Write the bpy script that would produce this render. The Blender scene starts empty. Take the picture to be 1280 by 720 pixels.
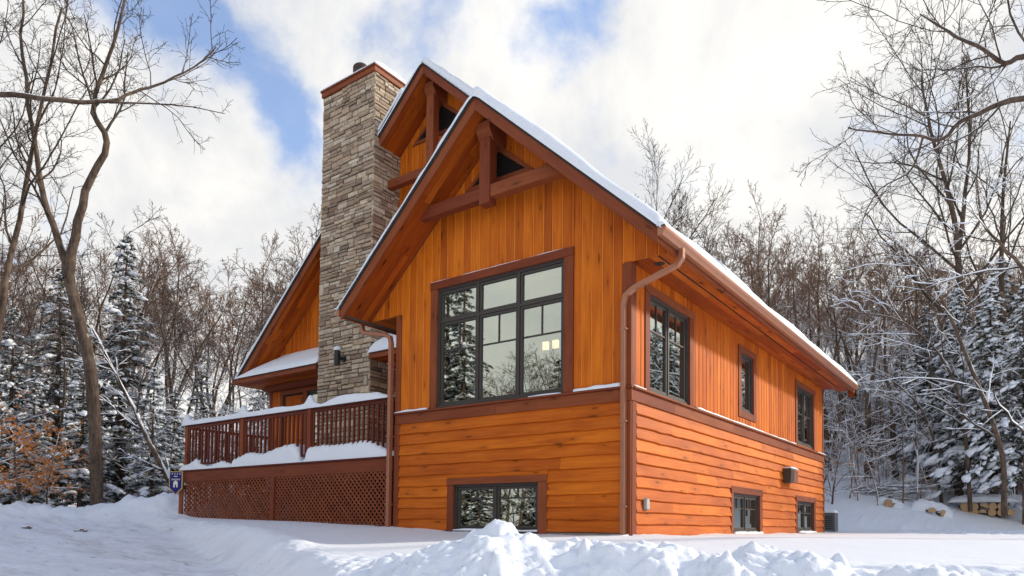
import bpy, math, random
import numpy as np
from mathutils import Matrix, Vector

random.seed(7)
rs = np.random.RandomState(7)
SC = bpy.context.scene
COL = SC.collection

# ------------------------------------------------------------------ camera
CAM = np.array([5.02983, -9.97088, 0.12728])
def _rot(yaw, pitch, roll):
    cy, sy = math.cos(yaw), math.sin(yaw)
    f = np.array([sy, cy, 0.]); r = np.array([cy, -sy, 0.]); u = np.array([0, 0, 1.])
    f2 = f*math.cos(pitch)+u*math.sin(pitch); u2 = -f*math.sin(pitch)+u*math.cos(pitch)
    r3 = r*math.cos(roll)+u2*math.sin(roll); u3 = -r*math.sin(roll)+u2*math.cos(roll)
    return r3, u3, f2
R3, U3, F3 = _rot(math.radians(-36.2409), math.radians(2.4431), math.radians(.57752))
cam_d = bpy.data.cameras.new("camera"); cam = bpy.data.objects.new("camera", cam_d); COL.objects.link(cam)
cam.matrix_world = Matrix(((R3[0], U3[0], -F3[0], CAM[0]), (R3[1], U3[1], -F3[1], CAM[1]),
                           (R3[2], U3[2], -F3[2], CAM[2]), (0, 0, 0, 1)))
cam_d.sensor_width = 36; cam_d.lens = 885.77*36/1280; cam_d.shift_y = (618.46-360)/1280
cam_d.clip_end = 2000; cam_d.clip_start = .05
SC.camera = cam

# ------------------------------------------------------------------ world, sun, exposure
SUN_EL, SUN_AZ = math.radians(27), math.radians(52)      # azimuth measured from +X towards +Y
sun_dir = Vector((math.cos(SUN_EL)*math.cos(SUN_AZ), math.cos(SUN_EL)*math.sin(SUN_AZ), math.sin(SUN_EL)))
sl = bpy.data.lights.new("sun", 'SUN'); sl.energy = 3.6; sl.angle = math.radians(4.0); sl.color = (1, .89, .72)
so = bpy.data.objects.new("sun", sl); COL.objects.link(so); so.rotation_euler = sun_dir.to_track_quat('Z', 'Y').to_euler()
SC.view_settings.view_transform = 'Standard'; SC.view_settings.look = 'None'
SC.view_settings.exposure = 0.19; SC.view_settings.gamma = 1

class NT:
    """tiny node-tree helper"""
    def __init__(s, tree): s.t = tree; tree.nodes.clear()
    def n(s, typ, ins=None, **kw):
        nd = s.t.nodes.new(typ)
        for k, v in kw.items(): setattr(nd, k, v)
        if ins:
            for k, v in ins.items():
                sk = nd.inputs[k]
                if isinstance(v, bpy.types.NodeSocket): s.t.links.new(v, sk)
                else: sk.default_value = v
        return nd
    def math(s, op, a, b=0., c=None, clamp=False):
        i = {0: a, 1: b}
        if c is not None: i[2] = c
        return s.n('ShaderNodeMath', i, operation=op, use_clamp=clamp).outputs[0]
    def mr(s, v, a, b, c=0., d=1., sm=False):
        return s.n('ShaderNodeMapRange', {0: v, 1: a, 2: b, 3: c, 4: d}, interpolation_type='SMOOTHSTEP' if sm else 'LINEAR').outputs[0]
    def mix(s, f, a, b, bt='MIX'):
        nd = s.t.nodes.new('ShaderNodeMix'); nd.data_type = 'RGBA'; nd.blend_type = bt
        for k, v in ((0, f), (6, a), (7, b)):
            if isinstance(v, bpy.types.NodeSocket): s.t.links.new(v, nd.inputs[k])
            else: nd.inputs[k].default_value = v if k == 0 else (*v[:3], 1)
        return nd.outputs[2]
    def noise(s, vec, scale, detail=4, rough=.5, dist=0., out='Fac'):
        nd = s.n('ShaderNodeTexNoise', {'Scale': scale, 'Detail': detail, 'Roughness': rough, 'Distortion': dist})
        if vec is not None: s.t.links.new(vec, nd.inputs['Vector'])
        return nd.outputs[out]
    def ramp(s, fac, stops, interp='LINEAR'):
        nd = s.t.nodes.new('ShaderNodeValToRGB'); nd.color_ramp.interpolation = interp
        e = nd.color_ramp.elements
        while len(e) > 1: e.remove(e[-1])
        e[0].position = stops[0][0]; e[0].color = (*stops[0][1], 1)
        for p, c in stops[1:]:
            x = e.new(p); x.color = (*c, 1)
        s.t.links.new(fac, nd.inputs[0]); return nd.outputs[0]
    def sep(s, v): return s.n('ShaderNodeSeparateXYZ', {0: v}).outputs

w = bpy.data.worlds.new("World"); SC.world = w; w.use_nodes = True
T = NT(w.node_tree)
sky = T.n('ShaderNodeTexSky', sky_type='NISHITA', sun_disc=False, sun_elevation=SUN_EL,
          sun_rotation=math.pi/2-SUN_AZ, air_density=1.0, dust_density=.6, ozone_density=2.0)
gen = T.n('ShaderNodeTexCoord').outputs['Generated']
wn = T.noise(gen, 5.0, 6, .6, 0, 'Color')
wv = T.n('ShaderNodeVectorMath', {0: wn, 1: (.5, .5, .5)}, operation='SUBTRACT').outputs[0]
wv = T.n('ShaderNodeVectorMath', {0: wv, 3: .11}, operation='SCALE').outputs[0]
dv = T.n('ShaderNodeVectorMath', {0: gen, 1: wv}, operation='ADD').outputs[0]
dv = T.n('ShaderNodeVectorMath', {0: dv}, operation='NORMALIZE').outputs[0]
gaps = None
for (d, k, amp) in (((-.735, .385, .56), 900, .62), ((-.73, .425, .535), 1100, .42), ((-.704, .486, .518), 800, .50), ((-.718, .528, .454), 900, .50),
                  ((-.70, .51, .49), 1500, .30), ((-.535, .595, .605), 700, .42), ((-.60, .53, .61), 500, .34), ((-.448, .682, .579), 1100, .55),
                  ((-.497, .669, .552), 2000, .42), ((-.41, .69, .60), 900, .40), ((-.767, .345, .56), 700, .45)):
    L = math.sqrt(sum(c*c for c in d)); d = tuple(c/L for c in d)
    dt = T.n('ShaderNodeVectorMath', {0: dv, 1: d}, operation='DOT_PRODUCT').outputs['Value']
    e = T.math('EXPONENT', T.math('MULTIPLY', T.math('SUBTRACT', dt, 1.0), float(k)))
    e = T.math('MULTIPLY', e, amp)
    gaps = e if gaps is None else T.math('ADD', gaps, e)
z = T.sep(gen)[2]
over = T.mr(z, .61, .82, 0, 1.1, True)              # the sky overhead is more open than near the horizon
cn = T.noise(gen, 8.5, 9, .60, .15)
cover = T.math('SUBTRACT', T.mr(cn, .3, .7, .58, 1.42), T.math('ADD', T.math('MULTIPLY', gaps, 1.32), over))
cover = T.mr(cover, .05, .9, .24, 1, True)
cn2 = T.noise(gen, 4.2, 9, .60, .25)
shade = T.mr(cn2, .36, .66, 0, 1, True)
ccol = T.mix(shade, (7.0, 7.1, 7.3), (9.4, 9.2, 8.8))
bg1 = T.n('ShaderNodeBackground', {'Color': T.mix(1.0, sky.outputs[0], (.84, 1.22, 1.58), 'MULTIPLY'), 'Strength': .15})
bg2 = T.n('ShaderNodeBackground', {'Color': ccol, 'Strength': .1})
mx = T.n('ShaderNodeMixShader', {0: cover, 1: bg1.outputs[0], 2: bg2.outputs[0]})
T.n('ShaderNodeOutputWorld', {0: mx.outputs[0]})

# ------------------------------------------------------------------ materials
def new_mat(name):
    m = bpy.data.materials.new(name); m.use_nodes = True
    return m, NT(m.node_tree)
def finish(T, bsdf, disp=None):
    T.n('ShaderNodeOutputMaterial', {0: bsdf.outputs[0]})
def bump(T, h, strength=.3, dist=.01):
    return T.n('ShaderNodeBump', {'Height': h, 'Strength': strength, 'Distance': dist}).outputs[0]

def wood_mat(name, light, dark, knots=.6, rough=.5, var=.35, grain=.5):
    m, T = new_mat(name)
    uv = T.n('ShaderNodeUVMap').outputs[0]
    rnd = T.n('ShaderNodeAttribute', attribute_name='rnd').outputs['Fac']
    st = T.n('ShaderNodeMapping', {'Vector': uv, 'Scale': (1.3, 26, 1)}).outputs[0]
    g = T.noise(st, 1.0, 6, .65, .6)
    big = T.noise(T.n('ShaderNodeMapping', {'Vector': uv, 'Scale': (.9, 3, 1)}).outputs[0], 1.0, 3, .5)
    f = T.math('ADD', T.mr(g, .35, .65, 0, grain), T.mr(big, .3, .7, 0, 1-grain))
    col = T.mix(f, dark, light)
    b = T.mr(rnd, 0, 1, 1-var, 1+var*.45)
    col = T.mix(1.0, col, T.n('ShaderNodeCombineColor', {0: b, 1: T.math('POWER', b, 1.5), 2: b}).outputs[0], 'MULTIPLY')
    vm = T.n('ShaderNodeMapping', {'Vector': uv, 'Scale': (1.25, 4.3, 1)}).outputs[0]
    vo = T.n('ShaderNodeTexVoronoi', {'Vector': vm, 'Scale': 1.0, 'Randomness': 1.0}, voronoi_dimensions='2D')
    dn = T.math('ADD', vo.outputs['Distance'], T.mr(T.noise(vm, 6, 3), 0, 1, -.04, .04))
    pick = T.math('GREATER_THAN', T.sep(vo.outputs['Color'])[0], .60)
    ks = T.mr(T.sep(vo.outputs['Color'])[1], 0, 1, .45, 1.5)
    dn = T.math('DIVIDE', dn, ks)
    k = T.math('MULTIPLY', T.mr(dn, .03, .11, 1, 0, True), pick)
    halo = T.math('MULTIPLY', T.mr(dn, .05, .42, .42, 0, True), pick)
    col = T.mix(T.math('MULTIPLY', halo, knots), col, tuple(c*.55 for c in dark))
    col = T.mix(T.math('MULTIPLY', k, knots), col, tuple(c*.16 for c in dark))
    bs = T.n('ShaderNodeBsdfPrincipled', {'Base Color': col, 'Roughness': rough+.08, 'Specular IOR Level': .18,
             'Normal': bump(T, g, .35, .004)})
    finish(T, bs); return m

M = {}
M['stain'] = wood_mat('orange_stained_cedar', (.73, .190, .010), (.42, .080, .004), .62, .5, .24)
M['raw'] = wood_mat('pale_board_edge', (.80, .33, .06), (.62, .22, .035), .0, .5, .1)
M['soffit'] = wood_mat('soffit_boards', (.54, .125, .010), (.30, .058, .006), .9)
M['trim'] = wood_mat('redbrown_trim', (.295, .080, .029), (.18, .042, .016), .5, .5, .22)
M['rail'] = wood_mat('railing_wood', (.185, .043, .022), (.105, .022, .012), .4, .5, .3)
def plain(name, col, rough=.5, metal=0, noise=.15, spec=.5):
    m, T = new_mat(name)
    tc = T.n('ShaderNodeTexCoord').outputs['Object']
    f = T.noise(tc, 6, 4)
    c = T.mix(f, tuple(x*(1-noise) for x in col), tuple(x*(1+noise) for x in col))
    finish(T, T.n('ShaderNodeBsdfPrincipled', {'Base Color': c, 'Roughness': rough, 'Metallic': metal, 'Specular IOR Level': spec}))
    return m
M['frame'] = plain('window_frame_bronze', (.045, .036, .032), .45)
M['gutter'] = plain('copper_brown_gutter', (.36, .15, .085), .33, .25)
M['shingle'] = plain('dark_shingle', (.045, .038, .036), .85)
M['core'] = plain('wall_core', (.10, .085, .07), .9)
M['inside'] = plain('interior_plaster', (.22, .20, .17), .9)
M['blind'] = plain('pale_blind', (.5, .5, .52), .9)
M['mortar'] = plain('mortar', (.055, .045, .038), .95)
M['black'] = plain('black_metal', (.012, .012, .013), .4)
M['void'] = plain('dark_void', (.012, .008, .006), .9)
M['grey'] = plain('grey_metal', (.13, .135, .14), .5)
M['lightgrey'] = plain('light_grey_plastic', (.42, .42, .40), .5)
M['flue'] = plain('rusty_flue', (.10, .07, .06), .7, .3, .4)
M['concrete'] = plain('concrete', (.27, .24, .21), .9)
M['navy'] = plain('navy_enamel', (.012, .018, .17), .3)
M['gold'] = plain('gold_enamel', (.62, .45, .16), .4)
M['cream'] = plain('cream_enamel', (.8, .76, .66), .4)
def emis(name, col, s):
    m, T = new_mat(name); finish(T, T.n('ShaderNodeEmission', {'Color': (*col, 1), 'Strength': s})); return m
M['lampshade'] = emis('lit_lampshade', (1, .62, .38), 5)
# glass: coated pane, mirror-like over a dark room
m, T = new_mat('window_glass')
tc = T.n('ShaderNodeTexCoord').outputs['Object']
wob = bump(T, T.noise(tc, 1.3, 2), .03, .02)
gl = T.n('ShaderNodeBsdfGlossy', {'Color': (.76, .80, .73, 1), 'Roughness': .012, 'Normal': wob})
tr = T.n('ShaderNodeBsdfTransparent', {'Color': (.72, .76, .72, 1)})
lw = T.n('ShaderNodeLayerWeight', {'Blend': .35}).outputs['Facing']
finish(T, T.n('ShaderNodeMixShader', {0: T.mr(lw, 0, .8, .42, .88), 1: tr.outputs[0], 2: gl.outputs[0]}))
M['glass'] = m
# stone
m, T = new_mat('ledge_stone')
rnd = T.n('ShaderNodeAttribute', attribute_name='rnd').outputs['Fac']
tc = T.n('ShaderNodeTexCoord').outputs['Object']
base = T.ramp(rnd, [(0, (.20, .14, .10)), (.13, (.54, .39, .26)), (.28, (.38, .29, .21)), (.42, (.76, .62, .44)), (.55, (.46, .35, .26)),
                    (.68, (.29, .19, .13)), (.78, (.62, .53, .42)), (.90, (.56, .40, .27)), (1, (.80, .72, .58))])
nn = T.noise(tc, 14, 6, .65, .4)
st2 = T.noise(T.n('ShaderNodeMapping', {'Vector': tc, 'Scale': (5, 5, 17)}).outputs[0], 1, 4)
c = T.mix(T.mr(nn, .38, .72, 0, .6), base, (.15, .105, .075))
c = T.mix(T.mr(st2, .5, .75, 0, .45), c, (.50, .42, .30))
h = T.math('ADD', nn, T.math('MULTIPLY', T.noise(tc, 50, 3), .35))
finish(T, T.n('ShaderNodeBsdfPrincipled', {'Base Color': c, 'Roughness': .88, 'Normal': bump(T, h, .8, .02)}))
M['stone'] = m
# snow
def snow_mat(name, road=False, near=True):
    m, T = new_mat(name)
    pos = T.n('ShaderNodeNewGeometry').outputs['Position']
    h1 = T.noise(pos, 2.2, 5, .55); h2 = T.noise(pos, 30, 4, .6); h3 = T.noise(pos, 220, 2, .6)
    hh = T.math('ADD', T.math('MULTIPLY', h1, .4), T.math('ADD', T.math('MULTIPLY', h2, .22), T.math('MULTIPLY', h3, .05)))
    c = T.mix(h1, (.80, .855, .935), (.86, .895, .95))
    if road:
        rd = T.n('ShaderNodeAttribute', attribute_name='road').outputs['Fac']
        s = T.n('ShaderNodeMapping', {'Vector': pos, 'Rotation': (0, 0, math.radians(-32)), 'Scale': (.5, 2.4, 1)}).outputs[0]
        d = T.math('MULTIPLY', T.mr(T.noise(s, 1.0, 7, .68), .46, .70, 0, .55, True), rd)
        c = T.mix(d, c, (.40, .36, .35))
        d2 = T.math('MULTIPLY', T.mr(T.noise(s, 4.0, 6, .7), .60, .72, 0, .8, True), rd)
        c = T.mix(d2, c, (.13, .095, .07))
        c = T.mix(T.math('MULTIPLY', rd, .22), c, (.72, .70, .78))
    bs = T.n('ShaderNodeBsdfPrincipled', {'Base Color': c, 'Roughness': .62, 'Specular IOR Level': .3, 'Normal': bump(T, hh, .55, .06),
                                          'Subsurface Weight': 0.0})
    finish(T, bs); return m
M['snow'] = snow_mat('snow'); M['ground'] = snow_mat('ground_snow', True)
# bark with snow lying on the upper side
def bark_mat(name, a, b, cover, zlo=5., zhi=13.):
    m, T = new_mat(name)
    geo = T.n('ShaderNodeNewGeometry'); tc = T.n('ShaderNodeTexCoord').outputs['Object']
    n1 = T.noise(T.n('ShaderNodeMapping', {'Vector': tc, 'Scale': (11, 11, 2.2)}).outputs[0], 1, 6, .72)
    c = T.mix(T.mr(n1, .38, .62), a, b); c = T.mix(T.mr(T.noise(tc, 2.3, 4, .6), .5, .72, 0, .55), c, tuple(min(1, x*1.9) for x in b))
    nz = T.sep(geo.outputs['Normal'])[2]
    pz = T.sep(tc)[2]
    th = T.mr(pz, zlo, zhi, .45-cover*.5, .98)
    nb = T.noise(tc, 1.7, 3)
    k = T.math('SUBTRACT', T.math('ADD', nz, T.mr(nb, .3, .7, -.25, .25)), th)
    k = T.mr(k, 0, .12, 0, 1)
    c = T.mix(k, c, (.86, .88, .92))
    finish(T, T.n('ShaderNodeBsdfPrincipled', {'Base Color': c, 'Roughness': .85, 'Specular IOR Level': .2, 'Normal': bump(T, n1, .6, .03)}))
    return m
M['bark'] = bark_mat('grey_brown_bark', (.052, .036, .026), (.145, .103, .076), .5)
M['twig'] = bark_mat('twig_bark', (.060, .038, .030), (.12, .080, .062), .5)
M['twig_far'] = bark_mat('reddish_twig_bark', (.135, .080, .054), (.235, .150, .105), .76, 4, 12)
M['bark_bare'] = bark_mat('bare_branch_bark', (.040, .029, .024), (.105, .08, .063), .15, -50, -10)
# conifer
m, T = new_mat('conifer_needles')
geo = T.n('ShaderNodeNewGeometry'); tc = T.n('ShaderNodeTexCoord').outputs['Object']
n1 = T.noise(tc, 3.0, 4)
c = T.mix(n1, (.018, .026, .013), (.085, .085, .045))
nz = T.math('ABSOLUTE', T.sep(geo.outputs['Normal'])[2])
k = T.mr(T.math('ADD', T.noise(tc, 7, 4, .6), T.math('MULTIPLY', nz, .18)), .66, .76, 0, 1)
c = T.mix(k, c, (.84, .87, .92))
finish(T, T.n('ShaderNodeBsdfPrincipled', {'Base Color': c, 'Roughness': .8, 'Specular IOR Level': .2}))
M['needle'] = m
m, T = new_mat('dry_beech_leaf')
c = T.mix(T.noise(T.n('ShaderNodeTexCoord').outputs['Object'], 5, 3), (.42, .13, .02), (.70, .29, .07))
finish(T, T.n('ShaderNodeBsdfPrincipled', {'Base Color': c, 'Roughness': .7}))
M['leaf'] = m
m, T = new_mat('cut_wood_end')
tc = T.n('ShaderNodeTexCoord').outputs['Object']
c = T.mix(T.noise(tc, 9, 4), (.30, .17, .08), (.62, .42, .24))
finish(T, T.n('ShaderNodeBsdfPrincipled', {'Base Color': c, 'Roughness': .8})); M['cut'] = m

# ------------------------------------------------------------------ object helpers
def tag(o, label=None, cat=None, group=None, kind=None):
    if label: o['label'] = label
    if cat: o['category'] = cat
    if group: o['group'] = group
    if kind: o['kind'] = kind
    return o
def empty(name, loc=(0, 0, 0), parent=None):
    o = bpy.data.objects.new(name, None); COL.objects.link(o); o.location = loc; o.empty_display_size = .2
    if parent: o.parent = parent
    return o
def np_mesh(name, V, faces, mats, smooth=False, mi=None, attrs=None):
    """faces: list of int arrays of shape (n,3) or (n,4)"""
    me = bpy.data.meshes.new(name)
    V = np.asarray(V, np.float32)
    me.vertices.add(len(V)); me.vertices.foreach_set('co', V.ravel())
    nl = sum(f.size for f in faces); nf = sum(len(f) for f in faces)
    me.loops.add(nl); me.polygons.add(nf)
    me.loops.foreach_set('vertex_index', np.concatenate([f.ravel() for f in faces]).astype(np.int32))
    tot = np.concatenate([np.full(len(f), f.shape[1]) for f in faces]).astype(np.int32)
    st = np.concatenate([[0], np.cumsum(tot)[:-1]]).astype(np.int32)
    me.polygons.foreach_set('loop_start', st); me.polygons.foreach_set('loop_total', tot)
    if mi is not None: me.polygons.foreach_set('material_index', np.asarray(mi, np.int32))
    for mt in mats: me.materials.append(mt)
    me.update(calc_edges=True)
    if smooth: me.polygons.foreach_set('use_smooth', np.ones(nf, bool))
    if attrs:
        for k, (dom, arr) in attrs.items():
            a = me.attributes.new(k, 'FLOAT', dom); a.data.foreach_set('value', np.asarray(arr, np.float32))
    return me
def link(name, me, parent=None, loc=None):
    o = bpy.data.objects.new(name, me); COL.objects.link(o)
    if parent: o.parent = parent
    if loc is not None: o.location = loc
    return o

class MB:
    def __init__(s): s.v = []; s.f = []; s.uv = []; s.r = []; s.mi = []
    def add(s, vs, fs, uvs=None, rnd=None, mi=0):
        b = len(s.v); s.v += [tuple(v) for v in vs]
        if rnd is None: rnd = random.random()
        for i, f in enumerate(fs):
            s.f.append(tuple(b+k for k in f)); s.r.append(rnd); s.mi.append(mi)
            if uvs: s.uv += [uvs[k] for k in f]
            else: s.uv += [(0, 0)]*len(f)
    def prism(s, poly, mp, n0, n1, grain='a', bevel=0., rnd=None, mi=0, uvo=None):
        """poly: convex outline in (a,b); mp(a,b,n)->xyz; extruded n0..n1, n1 side bevelled"""
        A = sum(poly[i][0]*poly[(i+1) % len(poly)][1]-poly[(i+1) % len(poly)][0]*poly[i][1] for i in range(len(poly)))
        if A < 0: poly = poly[::-1]
        N = len(poly)
        if rnd is None: rnd = random.random()
        if uvo is None: uvo = (random.random()*50, random.random()*50)
        inset = poly
        if bevel > 0:
            L = []
            for i in range(N):
                x0, y0 = poly[i]; x1, y1 = poly[(i+1) % N]
                l = math.hypot(x1-x0, y1-y0) or 1e-9
                nx, ny = -(y1-y0)/l, (x1-x0)/l
                L.append((nx, ny, nx*(x0+nx*bevel)+ny*(y0+ny*bevel)))
            inset = []
            for i in range(N):
                a = L[i-1]; b = L[i]; det = a[0]*b[1]-a[1]*b[0]
                if abs(det) < 1e-6: inset.append(poly[i])
                else: inset.append(((a[2]*b[1]-b[2]*a[1])/det, (a[0]*b[2]-b[0]*a[2])/det))
        sgn = 1 if n1 > n0 else -1
        rings = [(poly, n0)]
        if bevel > 0: rings.append((poly, n1-sgn*bevel))
        rings.append((inset, n1))
        vs = []; uvs = []
        for P, n in rings:
            for a, b in P:
                vs.append(mp(a, b, n))
                u, v = (a, b) if grain == 'a' else (b, a)
                uvs.append((u+uvo[0], v+uvo[1]+n*.0))
        fs = [tuple(range(N))[::-1], tuple(range((len(rings)-1)*N, len(rings)*N))]
        for k in range(len(rings)-1):
            for i in range(N):
                j = (i+1) % N
                fs.append((k*N+i, k*N+j, (k+1)*N+j, (k+1)*N+i))
        s.add(vs, fs, uvs, rnd, mi)
    def box(s, x0, x1, y0, y1, z0, z1, axis='x', rnd=None, mi=0, bevel=.004):
        if axis == 'x': s.prism([(x0, z0), (x1, z0), (x1, z1), (x0, z1)], lambda a, b, n: (a, n, b), y1, y0, 'a', bevel, rnd, mi)
        elif axis == 'z': s.prism([(x0, z0), (x1, z0), (x1, z1), (x0, z1)], lambda a, b, n: (a, n, b), y1, y0, 'b', bevel, rnd, mi)
        else: s.prism([(y0, z0), (y1, z0), (y1, z1), (y0, z1)], lambda a, b, n: (n, a, b), x0, x1, 'a', bevel, rnd, mi)
    def build(s, name, mats, parent=None, smooth=False, loc=None):
        me = bpy.data.meshes.new(name)
        me.from_pydata(s.v, [], s.f)
        if not isinstance(mats, (list, tuple)): mats = [mats]
        for mt in mats: me.materials.append(mt)
        me.polygons.foreach_set('material_index', s.mi)
        uvl = me.uv_layers.new(name='UVMap'); uvl.data.foreach_set('uv', np.array(s.uv, np.float32).ravel())
        a = me.attributes.new('rnd', 'FLOAT', 'FACE'); a.data.foreach_set('value', np.array(s.r, np.float32))
        if smooth: me.polygons.foreach_set('use_smooth', [True]*len(s.f))
        me.validate(); 
        import bmesh
        bm = bmesh.new(); bm.from_mesh(me); bmesh.ops.recalc_face_normals(bm, faces=bm.faces); bm.to_mesh(me); bm.free()
        return link(name, me, parent, loc)
def tube(mb, pts, r, k=10, rnd=None, mi=0, cap=True):
    pts = [Vector(p) for p in pts]; vs = []; N = len(pts)
    rr = r if isinstance(r, (list, tuple)) else [r]*N
    up = Vector((0, 0, 1))
    t0 = (pts[1]-pts[0]).normalized()
    u = t0.cross(up if abs(t0.z) < .9 else Vector((1, 0, 0))).normalized()
    for i, p in enumerate(pts):
        t = ((pts[min(i+1, N-1)]-pts[i]).normalized()+(pts[i]-pts[max(i-1, 0)]).normalized()).normalized()
        u = (u-t*u.dot(t)).normalized(); v = t.cross(u)
        for j in range(k):
            a = 2*math.pi*j/k; vs.append(p+(u*math.cos(a)+v*math.sin(a))*rr[i])
    fs = [(i*k+j, i*k+(j+1) % k, (i+1)*k+(j+1) % k, (i+1)*k+j) for i in range(N-1) for j in range(k)]
    if cap: fs += [tuple(range(k))[::-1], tuple(range((N-1)*k, N*k))]
    mb.add(vs, fs, None, rnd, mi)
def sq_pipe(mb, pts, w, d, side):
    """rectangular downpipe swept along pts; side = unit vector kept as the width direction"""
    pts = [Vector(p) for p in pts]; side = Vector(side); vs = []; N = len(pts)
    for i, p in enumerate(pts):
        a = (pts[i]-pts[i-1]).normalized() if i else (pts[1]-pts[0]).normalized()
        b = (pts[i+1]-pts[i]).normalized() if i < N-1 else a
        t = (a+b).normalized(); s_ = (side-t*side.dot(t)).normalized(); n = t.cross(s_)
        for su, sv in ((-1, -.8), (-.8, -1), (.8, -1), (1, -.8), (1, .8), (.8, 1), (-.8, 1), (-1, .8)):
            vs.append(p+s_*su*w/2+n*sv*d/2)
    k = 8
    fs = [(i*k+j, i*k+(j+1) % k, (i+1)*k+(j+1) % k, (i+1)*k+j) for i in range(N-1) for j in range(k)]
    fs += [tuple(range(k)), tuple(range((N-1)*k, N*k))]
    mb.add(vs, fs)

# ------------------------------------------------------------------ vector noise in numpy
def _h(ix, iy, seed):
    n = (ix.astype(np.int64)*374761393+iy.astype(np.int64)*668265263+seed*1442695041) & 0xffffffff
    n = ((n ^ (n >> 13))*1274126177) & 0xffffffff
    n = ((n ^ (n >> 16))*2246822519) & 0xffffffff
    return ((n ^ (n >> 15)) & 0xffffff)/float(0xffffff)
def vnoise(x, y, seed=0):
    ix = np.floor(x); iy = np.floor(y); fx = x-ix; fy = y-iy
    fx = fx*fx*(3-2*fx); fy = fy*fy*(3-2*fy)
    a = _h(ix, iy, seed); b = _h(ix+1, iy, seed); c = _h(ix, iy+1, seed); d = _h(ix+1, iy+1, seed)
    return (a*(1-fx)+b*fx)*(1-fy)+(c*(1-fx)+d*fx)*fy
def fbm(x, y, o=4, seed=0, g=.5):
    s = 0; a = 1; t = 0
    for i in range(o):
        s = s+a*(vnoise(x*2**i, y*2**i, seed+i)-.5); t += a; a *= g
    return s/t*2
def clods(x, y, seed=0, rmin=.3, rmax=.62):
    """rounded lumps: height 0..1"""
    ix = np.floor(x); iy = np.floor(y); out = np.zeros_like(x)
    for dx in (-1, 0, 1):
        for dy in (-1, 0, 1):
            jx = ix+dx; jy = iy+dy
            px = jx+_h(jx, jy, seed); py = jy+_h(jx, jy, seed+5); r = rmin+(rmax-rmin)*_h(jx, jy, seed+9)**2
            d2 = (x-px)**2+(y-py)**2
            out = np.maximum(out, np.sqrt(np.maximum(r*r-d2, 0))/rmax)
    return out
def sst(a, b, x):
    t = np.clip((x-a)/(b-a), 0, 1); return t*t*(3-2*t)
def poly_dist(x, y, P):
    """signed distance (+ on the left of travel) and interpolated z along the polyline P[(x,y,z)]"""
    bd = np.full(x.shape, 1e9); bs = np.ones(x.shape); bz = np.zeros(x.shape)
    for (x0, y0, z0), (x1, y1, z1) in zip(P[:-1], P[1:]):
        dx, dy = x1-x0, y1-y0; L2 = dx*dx+dy*dy
        t = np.clip(((x-x0)*dx+(y-y0)*dy)/L2, 0, 1)
        d = np.hypot(x-x0-t*dx, y-y0-t*dy); s = np.sign(dx*(y-y0)-dy*(x-x0)); s[s == 0] = 1
        m = d < bd; bd = np.where(m, d, bd); bs = np.where(m, s, bs); bz = np.where(m, z0+t*(z1-z0), bz)
    return bd*bs, bz

# ------------------------------------------------------------------ ground
RX, RY = math.cos(math.radians(36.2409)), math.sin(math.radians(36.2409))   # unit vector to the right of the view, on the ground
FX, FY = -RY, RX
def plan(lat, dep): return (CAM[0]+RX*lat+FX*dep, CAM[1]+RY*lat+FY*dep)
EDGE = [(-30, 9, .3), (-15.5, 1.2, .3), (-13.5, -.25, .27), (-11.5, -.6, .19), (-9.2, -1.3, .11), (-5.6, -2.75, .05), (-2.2, -4.3, -.17), (-.2, -5.35, -.22), (1.0, -6.0, -.13), (1.62, -6.1, .0),
        (2.02, -5.98, .105), (2.45, -5.62, .045), (2.9, -5.35, .045), (3.3, -5.25, .02), (3.6, -5.15, -.03), (4.0, -5.0, -.09), (5.0, -4.75, -.15), (6.5, -4.3, -.16), (9, -3.4, -.16), (16, 0, -.05), (60, 20, 0)]
BANK = [(-40, -16, .3), (-24, -6.2, .35), (-19.2, -3.0, .32), (-17.9, -2.2, .62), (-17.0, -1.5, .48), (-16.2, -.9, .50), (-15.3, -.15, .80), (-14.4, .6, .92), (-13.6, 1.4, .9), (-12, 4, .9)]
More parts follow.
